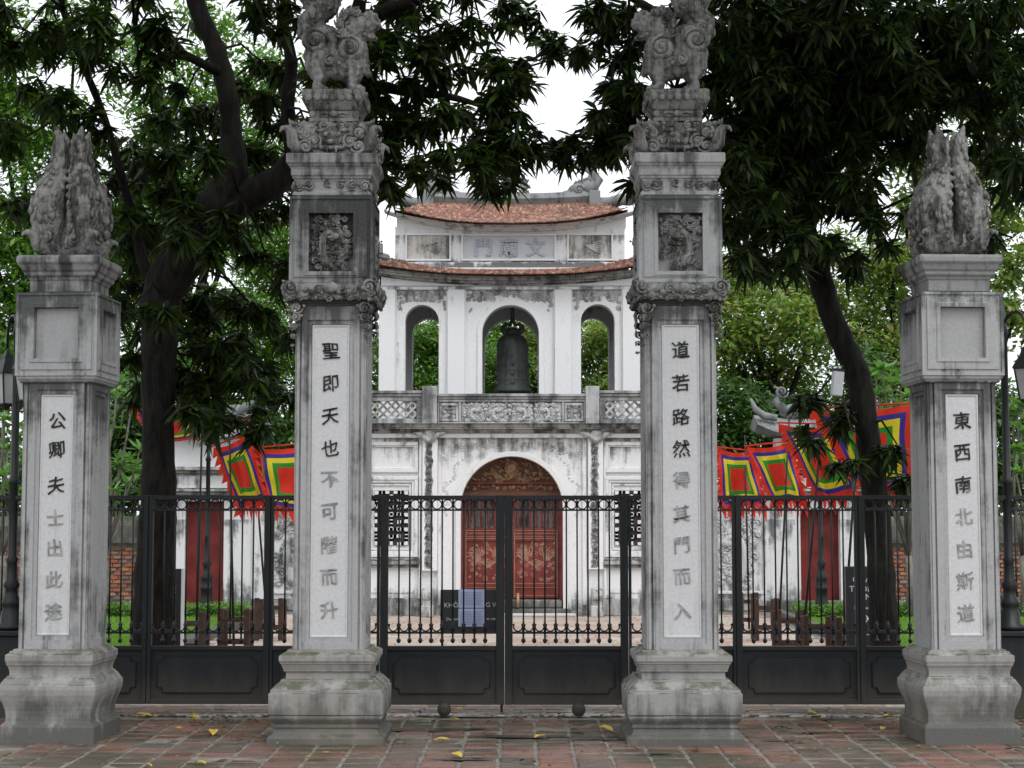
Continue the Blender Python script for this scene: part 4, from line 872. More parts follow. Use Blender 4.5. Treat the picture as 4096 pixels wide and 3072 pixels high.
mb = MB(); mb.box(xd(1850), xd(2246), YD-.05, YD+.008, zd(1936), zd(1930)); mb.box(xd(1846), xd(2250), YD-.06, YD+.008, zd(1967), zd(1962)); part('tympanum_rail', mb, M['red'], tym)
q = scroll_band((xd(2238)-xd(1858))/2, zd(1960), zd(1938), 0, 12, .085, .014); part('carved_frieze', moved(q, (xd(2048), YD, 0)), M['wood_gilt'], tym, sm=True)
def ph_motif(mb, cx, cz, s, flip, rr):
    for k in range(7): a = .6+k*.36; mb.tube([(cx, 0, cz), (cx+flip*s*.34*math.cos(a), 0, cz+s*.42*math.sin(a)), (cx+flip*s*.62*math.cos(a+.3), 0, cz+s*.62*math.sin(a+.3))], [.006, .012, .003], 4)
    mb.tube([(cx-flip*s*.1, 0, cz-s*.1), (cx-flip*s*.3, 0, cz+s*.12), (cx-flip*s*.42, 0, cz+s*.38)], [.014, .010, .006], 5); mb.ball((cx, 0, cz), s*.13, 7, 5, (1.3, .25, .8))
    for k in range(5): mb.tube([(cx, 0, cz-s*.05), (cx+flip*s*(.2+.06*k), 0, cz-s*(.18+.05*k)), (cx+flip*s*(.6+.03*k), 0, cz-s*(.02+.12*k))], [.007, .009, .003], 4)
for s_, x0, x1 in ((-1, 1858, 2049), (1, 2052, 2234)):
    ya = YD if s_ < 0 else YD-.03; lx0, lx1 = xd(x0), xd(x1); mb = MB(); q = 7*SB
    for a_, b_, c_, d_ in ((lx0, lx0+q, 2392, 1987), (lx1-q, lx1, 2392, 1987)): mb.box(a_, b_, ya-.04, ya+.02, zd(c_), zd(d_))
    for t, b in ((1987, 1995), (2112, 2120), (2134, 2144), (2156, 2163), (2334, 2346), (2382, 2392)): mb.box(lx0+q+.001, lx1-q-.001, ya-.038, ya+.018, zd(b), zd(t))
    leaf = part('door_leaf', mb, M['red'], tower, bev=.003)
    mb = MB()
    for t in (2121, 2131, 2146, 2153, 2332, 2348, 2380): mb.box(lx0+q, lx1-q, ya-.042, ya-.0385, zd(t+2.2), zd(t))
    for xx in (lx0+q-.006, lx1-q-.004): mb.box(xx, xx+.010, ya-.0435, ya-.041, zd(2390), zd(2120))
    part('gilt_line', mb, M['gold'], leaf)
    mb = MB(); mb.box(lx0+q, lx1-q, ya-.01, ya+.015, zd(2333), zd(2164)); mb.box(lx0+q, lx1-q, ya-.012, ya+.015, zd(2381), zd(2347)); mb.box(lx0+q, lx1-q, ya-.02, ya+.014, zd(2133), zd(2121)); mb.box(lx0+q, lx1-q, ya-.02, ya+.014, zd(2155), zd(2145)); part('door_panel', mb, M['red'], leaf)
    mb = MB(); rr = random.Random(20+s_); cx, cz, S_ = (lx0+lx1)/2, zd(2245), 150*SB
    ph_motif(mb, cx-S_*.28, cz+.05, S_*.55, 1, rr); ph_motif(mb, cx+S_*.28, cz+.05, S_*.55, -1, rr)
    for k in range(46): mb.spiral((cx+rr.uniform(-.5, .5)*S_*.98, 0, cz+rr.uniform(-.52, .50)*S_), rr.uniform(.025, .05), .0065, 1.3, rr.uniform(0, 6), rr.choice((-1, 1)), 9, 4)
    for k in range(14): mb.spiral((cx+rr.choice((-1, 1))*rr.uniform(.3, .5)*S_, 0, cz+rr.uniform(-.5, .5)*S_), rr.uniform(.02, .04), .008, 1.3, rr.uniform(0, 6), 1, 9, 4)
    mb = moved(mb, (0, 0, 0)); mb.v = [(v[0], ya-.012+v[1]*.25, v[2]) for v in mb.v]; part('bird_motif', mb, M['gold'], leaf, kind='stuff')
    n = 7
    for k in range(n):
        x = lx0+q+(k+.5)*(lx1-lx0-2*q)/n; z0, z1 = zd(2112), zd(1995); h = z1-z0; mb = MB(); mb.lathe([(.012, 0), (.022, .03*h), (.014, .08*h), (.026, .2*h), (.014, .3*h), (.022, .36*h), (.012, .42*h), (.03, .55*h), (.014, .68*h), (.022, .74*h), (.012, .8*h), (.022, .93*h), (.012, h)], x, ya-.01, 8, z0)
        part('baluster', mb, M['red'], leaf, sm=True)
mb = MB(); mb.box(xd(1842), xd(2253), YB+.65, YB+.72, 0, zb(1940)); mb.box(xd(1842), xd(1860), YB+.4, YB+.65, 0, zb(1990)); part('passage_back', mb, M['relief'], tower)
mb = MB(); mb.box(xb(1800), xb(2280), YB-.22, YB+.5, 0, .13); mb.box(xb(1838), xb(2246), YB-.05, YB+.5, .131, zb(2400)); part('stone_step', mb, M['stone_low'], tower, bev=.02)
mb = MB(); mb.box(xb(1990), xb(2300), YB-.42, YB-.225, 0, .055); part('stone_step', mb, M['panel'], tower, bev=.012)
for px, lab in ((1716, 'left'), (2385, 'right')):    # carved drum stones
    x = xb(px); mb = MB(); mb.box(x-.12, x+.10, YB-.55, YB-.12, 0, .20); f = MB(); f.lathe([(.10, -.09), (.125, -.07), (.125, .07), (.10, .09)], 0, 0, 16)
    mb.add([(v[2]+x-.01, YB-.42+v[0], .38+v[1]) for v in f.v], f.f); mb.box(x-.10, x+.08, YB-.42, YB-.12, .201, .50); mb.box(x-.09, x+.07, YB-.5, YB-.2, .18, .30)
    solo('drum_stone', mb, M['relief'], 'weathered carved stone block on the %s side of the arched door' % lab, 'stone block', 'carved stones beside the arched door', bev=.012)
mb = MB(); f = MB(); f.lathe([(.04, -.03), (.13, -.025), (.13, .025), (.04, .03)], 0, 0, 20); mb.add([(xb(2072)+v[2]*.8, YB-.18+v[1], .28+v[0]) for v in f.v], [t[::-1] for t in f.f])
solo('cart_wheel', mb, M['wood_gilt'], 'small wooden wheel leaning at the foot of the red door', 'wheel')
# --- cornice and balustrade
mb = MB(); x0, x1 = xb(1360), xb(2730)
prof = [(1738, .02), (1732, .10), (1726, .12), (1718, .20), (1711, .22), (1697, .30)]
for (a, d), (b, _) in zip(prof, prof[1:]+[(1696, 0)]): mb.box(x0-d, x1+d, YB-d, YB+.1, zb(a)+.001, zb(b))
part('cornice', mb, CO, tower, bev=.006)
YL = YB-.16; zl = lambda py: Z(py, YL); xl = lambda px: X(px, YL); BAL = mkw('balustrade_lime', (), .42, .58, (.46, .46, .46), .9)
def lb(x0, y0, x1, y1, f, b=.12, mb=None): mb = mb or MB(); mb.box(xl(x0), xl(x1), YL-f, YL+b, zl(y1), zl(y0)); return mb
mb = lb(1750, 1576, 2341, 1587, .09, .2); lb(1750, 1588, 2341, 1597, .06, .17, mb); lb(1750, 1598, 2341, 1608, .04, .15, mb); part('parapet_cap', mb, BAL, tower, bev=.006)
mb = lb(1750, 1609, 2341, 1696, 0, .1); 
for x0, x1 in ((1750, 1756), (1835, 1843), (2249, 2257), (2336, 2341)): lb(x0, 1609, x1, 1688, .045, -.001, mb)
lb(1750, 1689, 2341, 1696, .046, -.001, mb); par_ = part('parapet', mb, BAL, tower, bev=.004)
for x0, x1 in ((1758, 1833), (2259, 2334)):
    mb = MB(); X0, X1, A, B = xl(x0), xl(x1), zl(1686), zl(1613); q = .045
    for b in ((X0, X1, B-q, B), (X0, X1, A, A+q)): mb.box(b[0], b[1], YL-.04, YL-.001, b[2], b[3])
    for b in ((X0, X0+q), (X1-q, X1)): mb.box(b[0], b[1], YL-.039, YL-.001, A+q, B-q)
    part('panel_frame', mb, M['relief'], par_, bev=.004); mb = scroll_band(.12, A+q, B-q, 0, int(x0), .07, .016); part('small_relief', moved(mb, ((X0+X1)/2, YL-.004, 0)), M['relief'], par_, sm=True)
mb = MB(); mb.box(xl(1844), xl(2248), YL-.006, YL-.001, zl(1687), zl(1612)); part('relief_ground', mb, CO, par_)
w2, hh = (xl(2248)-xl(1844))/2, zl(1611)-zl(1688); mb = MB()
for k, fl in ((-.72, 1), (-.28, 1), (.2, -1), (.66, -1)): q = moved(dragon_relief(hh*.5, hh, 31+int(k*10), fl), ((xl(1844)+xl(2248))/2+k*w2, YL-.002, zl(1688))); mb.add(q.v, q.f)
if 1: pass
mb.cur = 0; s2 = scroll_band(w2*.97, zl(1688)+.01, zl(1612)-.01, YL-.002, 8, .085, .017, 1)
s2 = moved(s2, ((xl(1844)+xl(2248))/2, 0, 0)); mb.add(s2.v, s2.f); part('dragon_relief', mb, M['panel'], par_, sm=True)
for px0, px1 in ((1689, 1748), (2343, 2398)):
    mb = lb(px0, 1546, px1, 1696, .12, .2); part('parapet_post', mb, BAL, tower, bev=.008)
for s_ in (-1, 1):
    mx = lambda px: px if s_ < 0 else 2*2044-px
    def lbb(mb, a, y0, b, y1, f, bk=.1):
        u, v = sorted((xl(mx(a)), xl(mx(b)))); mb.box(u, v, YL-f, YL+bk, zl(y1), zl(y0)); return mb
    mb = lbb(MB(), 1380, 1563, 1687, 1574, .08); lbb(mb, 1380, 1575, 1687, 1586, .05); lbb(mb, 1380, 1587, 1687, 1604, .02); part('parapet_cap', mb, BAL, tower, bev=.005)
    mb = MB(); lbb(mb, 1380, 1674, 1687, 1696, .02); lbb(mb, 1665, 1605, 1687, 1673, .02); lbb(mb, 1380, 1605, 1396, 1673, .02); lat = part('lattice_frame', mb, BAL, tower, bev=.004)
    mb = MB(); u, v = sorted((xl(mx(1397)), xl(mx(1664)))); A, B = zl(1673), zl(1605); n = 8; d = (v-u)/n; hz = B-A
    for k in range(-2, n+2):
        for dr in (-1, 1):
            cx = u+d*(k+.5); p0, p1 = (cx-dr*hz*.5, A), (cx+dr*hz*.5, B)
            (ax, az), (bx_, bz) = sorted((p0, p1))
            if ax < u: t = (u-ax)/(bx_-ax); az += (bz-az)*t; ax = u
            if bx_ > v: t = (bx_-v)/(bx_-ax); bz -= (bz-az)*t; bx_ = v
            if bx_-ax < .03: continue
            L_ = math.hypot(bx_-ax, bz-az); nx_, nz_ = -(bz-az)/L_*.020, (bx_-ax)/L_*.020; yy = YL+(.02 if dr > 0 else .035)
            mb.poly([(ax-nx_, az-nz_), (bx_-nx_, bz-nz_), (bx_+nx_, bz+nz_), (ax+nx_, az+nz_)], yy-.012, yy+.012)
    part('lattice', mb, M['relief'], lat)
# --- upper storey: front and back walls with three arches
ux0, ux1 = xu(1513), xu(2562); zf = zb(1738)+.1; ztop = zu(1146)
XS = [(1513, 1830, 1685, 68, 1286), (1831, 2246, 2042, 114, 1334), (2247, 2562, 2394, 68, 1284)]
for y0, y1, nm in ((YU, YU+.30, 'upper_wall'), (YU+2.2, YU+2.5, 'rear_wall')):
    for a, b, c, r, cy in XS:
        mb = MB(); arch_wall(mb, xu(a), xu(b)-.0005, zf, ztop, xu(c), r*SU, zu(cy), y0, y1); part(nm, mb, WUP, tower)
mb = MB(); mb.box(ux0+.0, ux0+.28, YU+.302, YU+2.198, zf, ztop); mb.box(ux1-.28, ux1, YU+.302, YU+2.198, zf, ztop); part('upper_side_wall', mb, WUP, tower)
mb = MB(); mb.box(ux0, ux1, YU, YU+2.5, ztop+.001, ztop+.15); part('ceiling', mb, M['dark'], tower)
mb = MB(); c = xu(2042); arch_ring(mb, c, zu(1334), 114*SU-.001, 133*SU, zf, YU-.035, YU-.002); part('arch_moulding', mb, M['white'], tower, bev=.005)
mb = MB()
for a, b in ((1513, 1578), (1789, 1858), (2220, 2287), (2493, 2562)): mb.box(xu(a), xu(b), YU-.09, YU-.002, zf, zu(1160))
part('upper_pilaster', mb, W_, tower, bev=.006)
mb = MB()
for a, b in ((1578, 1583), (1784, 1789), (1858, 1863), (2215, 2220), (2287, 2292), (2488, 2493)): mb.box(xu(a)+.001, xu(b)-.001, YU-.05, YU-.002, zf, zu(1162))
part('pilaster_edge', mb, W_, tower, bev=.004)
mb = MB(); mb.box(xu(1513), xu(2562), YU-.07, YU-.002, zu(1160), zu(1147)); part('upper_frieze', mb, WUP, tower, bev=.005)
mb = MB(); rr = random.Random(15)
for x0, x1, cx, r, cy in ((1585, 1787, 1685, 72, 1286), (1863, 2215, 2042, 138, 1334), (2292, 2490, 2394, 72, 1284)):
    for k in range(int((x1-x0)*.55)):
        px = rr.uniform(x0+8, x1-8); e = min(px-x0, x1-px); py = 1170+rr.uniform(0, 1)**1.5*(20+ (60 if e < 22 else 14))
        if (px-cx)**2+(py-cy)**2 < (r+12)**2: continue
        mb.spiral((xu(px), YU-.002, zu(py)), rr.uniform(.03, .06), .011, 1.2, rr.uniform(0, 6), rr.choice((-1, 1)), 9, 4)
part('stucco_relief', mb, M['relief'], tower, sm=True, kind='stuff')
# --- roofs
def curve_z(x, half, rise, p=2.6): return rise*(min(abs(x)/half, 1.12))**p
class Roof:
    def __init__(s, hx0, hx1, y0, y1, z0, z1, rise0, rise1, name):
        s.a = (hx0, hx1, y0, y1, z0, z1, rise0, rise1)
    def at(s, u, v):                 # u in -1..1 across, v 0 eave .. 1 ridge
        hx0, hx1, y0, y1, z0, z1, r0, r1 = s.a; hx = hx0+(hx1-hx0)*v; x = u*hx
        z = z0+(z1-z0)*(v**1.25)+(r0*(1-v)+r1*v)*abs(u)**2.6; return Vector((CXU+x, y0+(y1-y0)*v+.0*u, z))
    def build(s, nu, nv, par, lim=300):
        tiles = []
        pr = []
        for _ in range(6):
            mb = MB(); w = s.a[0]*2/nu*.5*.96; L = .15; j = lambda q: R_.uniform(-q, q)
            vs = [(-w, 0, 0), (-w*.9, -.0, 0)]; o_ = [(-w, .10), (-w, -.005), (-w*.5, -.032), (0, -.040+j(.004)), (w*.5, -.032), (w, -.005), (w, .10)]
            vs = [(x, y, .020) for x, y in o_]+[(x, y, .0) for x, y in o_]; n = 7
            mb.add(vs, [tuple(range(7))]+[(i, i+n, i+n+1, i+1) for i in range(n-1)]); pr.append(mb)
        R = random.Random(3)
        for j in range(nv):
            v = (j+.15)/nv
            for i in range(nu):
                u = -1+2*(i+.5+(.5 if j % 2 else 0))/nu
                if abs(u) > .995: continue
                p = s.at(u, v); d = s.at(u, v+.05)-p; e = s.at(min(u+.02, 1.02), v)-p
                tiles.append((p, math.atan2(d.z, d.y)+R.uniform(-.05, .10), math.atan2(e.z, e.x)*.9+R.uniform(-.06, .06), R.uniform(-.05, .05), (s.a[0]+(s.a[1]-s.a[0])*v)/s.a[0]))
        rf = par; ms = [mesh_of(p, 'tile', M['tile']) for p in pr]; off = OFF[tower.name]
        key = lambda t: t[0].z
        R.shuffle(tiles); tiles.sort(key=lambda t: round(t[0].z*4)); big = MB()
        for k, (p, tilt, roll, yaw, sx) in enumerate(tiles):
            mt = Matrix.Translation(p-Vector(off)+Vector((0, -.02, .028))) @ Matrix.Rotation(yaw, 4, 'Z') @ Matrix.Rotation(-roll, 4, 'Y') @ Matrix.Rotation(tilt, 4, 'X') @ Matrix.Diagonal((sx, 1, 1, 1))
            if k < lim:
                o = bpy.data.objects.new('tile', ms[k % 6]); COL.objects.link(o); o.parent = rf; o.matrix_local = mt
            else: big.T = mt; q = pr[k % 6]; big.add(q.v, q.f)
        if len(tiles) > lim:
            o = bpy.data.objects.new('tile', mesh_of(big, 'tile', M['tile'])); COL.objects.link(o); o.parent = rf; o['kind'] = 'stuff'
    def surf(s, par, name, y_back=None, mat=None, th=.07):
        mb = MB(); nu, nv = 40, 6
        vs = [s.at(-1+2*i/nu, j/nv) for j in range(nv+1) for i in range(nu+1)]; fs = [(j*(nu+1)+i, j*(nu+1)+i+1, (j+1)*(nu+1)+i+1, (j+1)*(nu+1)+i) for j in range(nv) for i in range(nu)]
        mb.add(vs, fs)
        if y_back:                   # mirrored rear slope, gable sides and underside
            yb = lambda y: 2*y_back-y; vb = [(v.x, yb(v.y), v.z) for v in vs]; mb.add(vb, [f[::-1] for f in fs])
            for u in (0, nu):
                L = [vs[j*(nu+1)+u] for j in range(nv+1)]; Lb = [(v.x, yb(v.y), v.z) for v in L]; mb.add([tuple(v) for v in L]+Lb, [(j, j+1, nv+1+j+1, nv+1+j) for j in range(nv)])
        return part(name, mb, mat or M['tile'], par)
yc = YU+1.25
# soffit/cornice under each roof follows the same curve
def curved_cornice(name, half, steps, zbase, rise, par, mat):
    mb = MB(); n = 40
    for (d0, zlo, zhi) in steps:
        vs = []; fs = []
        for i in range(n+1):
            u = -1+2*i/n; x = CXU+u*(half+d0); dz = rise*abs(u)**2.6
            vs += [(x, YU-d0, zbase+zlo+dz), (x, YU-d0, zbase+zhi+dz), (x, YU+.15, zbase+zhi+dz), (x, YU+.15, zbase+zlo+dz)]
        for i in range(n):
            for j in range(4): t = (j+1) % 4; fs.append((4*i+j, 4*i+4+j, 4*i+4+t, 4*i+t))
        fs += [(0, 1, 2, 3), (4*n+3, 4*n+2, 4*n+1, 4*n)]; mb.add(vs, [f[::-1] for f in fs])
    return part(name, mb, mat, par)
U_ = lambda px: px*SU
z1 = zu(1144)
curved_cornice('lower_cornice', U_(520), [(.05, .005, .035), (.13, .036, .08), (.24, .081, .125), (.30, .126, .165)], z1, U_(38), tower, CO)
mb = MB(); n = 30          # curved wall crown filling up to the cornice at the ends
for i in range(n):
    u0, u1 = -1+2*i/n, -1+2*(i+1)/n; mb.add([(CXU+u*U_(524), YU+y, z) for u in (u0, u1) for y in (-.04, .3) for z in (z1+.001, z1+.02+U_(38)*abs(u)**2.6+.05)], [(0, 1, 5, 4), (2, 6, 7, 3), (1, 3, 7, 5), (0, 4, 6, 2)])
part('wall_crown', mb, WUP, tower)
lower = Roof(U_(560), U_(500), YU-.42, YU+.10, Z(1104, YU-.42), Z(1078, YU+.1), U_(47), U_(42), 'lower')
ro = lower.surf(tower, 'lower_roof', yc, M['tile']); lower.build(96, 5, ro)
mb = MB(); mb.tube([(CXU+u*U_(508), YU+.03, Z(1080, YU)+U_(41)*abs(u)**2.6) for u in [-1+2*i/30 for i in range(31)]], .05, 8); part('roof_flashing', mb, WDR, ro)
# drum between the roofs
zd0, zd1 = zu(1090), zu(905); dx0, dx1 = xu(1574), xu(2505)
mb = MB(); mb.box(dx0, dx1, YU+.06, YU+2.44, zd0, zd1); part('drum_wall', mb, WDR, tower)
YR = YU+.06
def dpanel(x0, y0, x1, y1, name, mat, txt=None):
    mb = MB(); X0, X1, A, B = X(x0, YR), X(x1, YR), Z(y1, YR), Z(y0, YR); q = .035
    for b in ((X0-q, X1+q, B, B+q), (X0-q, X1+q, A-q, A)): mb.box(b[0], b[1], YR-.045, YR-.001, b[2], b[3])
    for b in ((X0-q, X0), (X1, X1+q)): mb.box(b[0], b[1], YR-.044, YR-.001, A+.0005, B-.0005)
    f = part('panel_frame', mb, W_, tower, bev=.005); mb = MB(); mb.box(X0, X1, YR-.012, YR-.001, A, B); p = part(name, mb, mat, f); return f, (X0, X1, A, B)
PLQ = mkw('plaque_grey', (), .54, .68, (.56, .57, .59), .7); PLD = mkw('plaque_stained', (), .42, .58, (.62, .60, .55), .92)
f, (X0, X1, A, B) = dpanel(1850, 944, 2220, 1037, 'name_plaque', PLQ)
for ch, px in (('門', 1932), ('廟', 2034), ('文', 2144)): 
    t = text_mb(ch, 74*SU*1.05, .015, .008); part('character', moved(t, (X(px, YR), YR-.02, Z(991, YR))), M['blueglaze'], f)
for x0, x1, sd in ((1624, 1795, 3), (2278, 2450, 5)):
    f, (X0, X1, A, B) = dpanel(x0, 942, x1, 1037, 'side_plaque', PLD); rr = random.Random(sd); mb = MB()
    for k in range(9): a = -.7+k*.16+rr.uniform(-.1, .1); mb.tube([((X0+X1)/2-.12+.02*k, YR-.016, (A+B)/2+.05), ((X0+X1)/2+.1*math.cos(a), YR-.03, (A+B)/2+.12*math.sin(a)), ((X0+X1)/2+.28*math.cos(a), YR-.014, (A+B)/2+.22*math.sin(a))], [.006, .018, .004], 5)
    part('faded_relief', mb, M['relief'], f, sm=True)
mb = MB(); mb.box(X(1574, YR), X(2505, YR), YR-.10, YR-.001, zd0, Z(1052, YR)); mb.box(X(1560, YR), X(2519, YR), YR-.14, YR-.001, zd0-.02, Z(1066, YR)); part('drum_base', mb, WDR, tower, bev=.01)
ze = zu(905)
mb = MB(); n = 30; zq = zu(925)
for i in range(n):
    u0, u1 = -1+2*i/n, -1+2*(i+1)/n; mb.add([(CXU+u*(dx1-dx0)*.4995, YU+y, z) for u in (u0, u1) for y in (.061, 2.43) for z in (zd1-.01, zq+.06+U_(60)*abs(u*.99)**2.6)], [(0, 1, 5, 4), (2, 6, 7, 3), (1, 3, 7, 5), (0, 4, 6, 2)]+([(0, 2, 3, 1)] if i == 0 else [(4, 5, 7, 6)] if i == n-1 else []))
part('drum_crown', mb, W_, tower)
curved_cornice('upper_cornice', U_(462), [(.02, .0, .025), (.08, .026, .05), (.17, .051, .08), (.24, .081, .105)], zu(925), U_(60), tower, M['white_dirty'])
upper = Roof(U_(468), U_(350)*yc/YU, YU-.38, yc, Z(899, YU-.38), Z(822, yc), U_(62), U_(10), 'upper')
ro2 = upper.surf(tower, 'upper_roof', yc, M['tile']); upper.build(82, 15, ro2)
# ridge, end posts, hip ridges, corner horns
zr = zu(818, ) if False else Z(820, yc); mb = MB(); L = U_(336)*yc/YU
mb.tube([(CXU+u*L, yc-.02, zr+.10+.06*u*u) for u in [-1+i/8 for i in range(17)]], .14, 6); part('ridge', mb, M['ridge'], ro2)
for s_ in (-1, 1):
    x = X(2045+s_*337, yc); mb = MB(); mb.box(x-.11, x+.11, yc-.28, yc+.28, Z(835, yc), Z(772, yc)); part('ridge_post', mb, M['ridge'], ro2, bev=.01)
    mb = MB(); pts = [(X(2045+s_*345, yc), yc-.15, Z(822, yc)), (X(2045+s_*395, yc), yc-.2, Z(822, yc)), (X(2045+s_*440, yc), yc-.6, Z(820, yc)), (X(2045+s_*478, YU), YU-.2, zu(812)), (X(2045+s_*502, YU), YU-.38, zu(792)), (X(2045+s_*520, YU), YU-.5, zu(765))]
    mb.tube(pts, [.13, .13, .12, .10, .085, .03], 7)
    x, z = CXU+s_*U_(505), zu(795); mb.spiral((x, YU-.4, z+.12), .10, .03, 1.5, 1, s_, 14, 6); mb.ball((x-s_*.12, YU-.35, z+.06), .07, 8, 6, (1.2, .8, .8)); mb.tube([(x-s_*.1, YU-.35, z+.05), (x-s_*.2, YU-.4, z+.18), (x-s_*.13, YU-.4, z+.25)], [.04, .03, .01], 6)
    part('hip_ridge', mb, M['ridge'], ro2, sm=True)
    mb = MB(); x = CXU+s_*U_(520); mb.tube([(CXU+s_*U_(500), YU, z1+.55), (CXU+s_*U_(540), YU-.25, z1+.56), (CXU+s_*U_(575), YU-.45, z1+.68)], [.07, .08, .03], 7); mb.box(CXU+s_*U_(530)-.07, CXU+s_*U_(530)+.07, YU-.3, YU-.14, z1+.6, z1+.78); part('hip_ridge', mb, M['ridge'], ro, sm=False)
def ridge_dragon(s_):
    mb = MB(); cx = X(2045+s_*337, yc); q = yc/F_PX; zz = Z(780, yc)
    B = lambda dx, dz, r, sc=(1, .6, 1): mb.ball((cx-s_*dx*q, yc, zz+dz*q), r*q, 10, 7, sc)
    B(60, 18, 34, (1.4, .6, .9)); B(95, 8, 22, (1.7, .6, .6)); B(92, -8, 14, (1.8, .6, .5)); B(66, 30, 10); B(20, 26, 30, (1.3, .6, 1.2))
    mb.tube([(cx-s_*30*q, yc, zz+10*q), (cx-s_*5*q, yc, zz+35*q), (cx+s_*18*q, yc, zz+60*q), (cx-s_*6*q, yc, zz+90*q), (cx-s_*30*q, yc, zz+105*q), (cx-s_*34*q, yc, zz+128*q), (cx-s_*12*q, yc, zz+140*q), (cx+s_*6*q, yc, zz+124*q), (cx-s_*8*q, yc, zz+110*q)], [r*q for r in (26, 24, 20, 15, 13, 11, 9, 8, 5)], 8)
    mb.ring((cx-s_*12*q, yc, zz+118*q), 18*q, 8*q)
    for k in range(7): mb.tube([(cx-s_*(44+7*k)*q, yc, zz+(44-2*k)*q), (cx-s_*(40+7*k)*q, yc, zz+(66+ (k%2)*8-3*k)*q)], [9*q, 2*q], 5)
    B(40, 8, 30, (1.6, .6, .8)); B(10, 62, 20, (1, .6, 1.4)); B(-14, 66, 12, (1, .6, 1.6))
    for k in range(9): a = .5+k*.25; mb.tube([(cx-s_*(30+12*k*.5)*q, yc, zz+(30+2*k)*q), (cx-s_*(34-7*k)*q, yc, zz+(58+4*k)*q)], [9*q, 2*q], 5)
    mb.spiral((cx-s_*62*q, yc-.10, zz+18*q), 20*q, 6*q, 1.6, 0, 1); part('ridge_dragon', remove_smooth(mb), M['ridge'], ro2, sm=True)
def remove_smooth(m): return m
ridge_dragon(-1); ridge_dragon(1)
mb = MB(); cx, cz, q = X(2062, yc), Z(752, yc), yc/F_PX; mb.ring((cx, yc, cz), 30*q, 9*q, 24, 7); mb.ball((cx, yc, cz-40*q), 22*q, 8, 6, (1.6, .7, .6))
for k in range(11): a = -.5+k*.42; mb.tube([(cx+36*q*math.cos(a), yc, cz+36*q*math.sin(a)), (cx+54*q*math.cos(a+.2), yc, cz+58*q*math.sin(a+.2)), (cx+62*q*math.cos(a+.1), yc, cz+82*q*math.sin(a+.1))], [11*q, 9*q, 2*q], 6)
part('sun_disc', mb, M['ridge'], ro2, sm=True)
# --- the bell and a camera dome
YE = YU+1.2; x = X(2050, YE); ze_ = lambda py: Z(py, YE); r = root('bell', (x, YE, ze_(1570)), 'large dark bronze bell hanging in the middle arch of the tower', 'bell')
q = YE/F_PX; hb = ze_(1333)-ze_(1568); mb = MB()
mb.lathe([(74*q, 0), (77*q, .02*hb), (76*q, .05*hb), (68*q, .09*hb), (66*q, .2*hb), (67.5*q, .21*hb), (67.5*q, .225*hb), (65.5*q, .235*hb), (66*q, .36*hb), (67.5*q, .37*hb), (67.5*q, .39*hb), (65*q, .40*hb), (64*q, .62*hb), (63*q, .80*hb), (58*q, .88*hb), (46*q, .95*hb), (22*q, .995*hb), (.02, hb)], x, YE, 36, ze_(1570))
part('bell_body', mb, M['bronze'], r, sm=True)
mb = MB()
for a in (-PI/2, -PI/2+1.2, -PI/2-1.2):
    for hz in (.15, .30, .47): c = (x+66*q*math.cos(a), YE+66*q*math.sin(a), ze_(1570)+hz*hb); mb.ball(c, 9*q, 8, 6)
for k in range(8):
    a = k*PI/4+PI/8-PI/2; mb.tube([(x+66*q*math.cos(a), YE+66*q*math.sin(a), ze_(1570)+.24*hb), (x+64.5*q*math.cos(a), YE+64.5*q*math.sin(a), ze_(1570)+.78*hb)], 2.2*q, 5)
part('boss', mb, M['bronze'], r, sm=True)
mb = MB(); zt_ = ze_(1335)
mb.ball((x, YE, zt_+6*q), 26*q, 10, 7, (1.3, .8, .8))
for s_ in (-1, 1): mb.tube([(x+s_*8*q, YE, zt_-.02), (x+s_*34*q, YE, zt_+8*q), (x+s_*40*q, YE, zt_+26*q), (x+s_*26*q, YE, zt_+40*q), (x+s_*10*q, YE, zt_+34*q), (x, YE, zt_+62*q)], [r_*q for r_ in (11, 12, 11, 9, 8, 6)], 8); mb.ball((x+s_*38*q, YE, zt_+16*q), 13*q, 8, 6)
mb.tube([(x, YE, zt_+55*q), (x, YE, ztop)], .04, 8); part('dragon_loop', mb, M['bronze'], r, sm=True)
YQ = YU-.02; mb = MB(); c = (X(2041, YQ), YQ+.12, Z(1216, YQ)); mb.lathe([(.055, -.01), (.06, .03), (.03, .05), (.02, .06)], c[0], c[1], 14, c[2]); mb.ball((c[0], c[1], c[2]-.01), .045, 10, 7)
solo('dome_camera', mb, M['plastic'], 'small white dome camera under the crown of the middle arch', 'camera', sm=True)
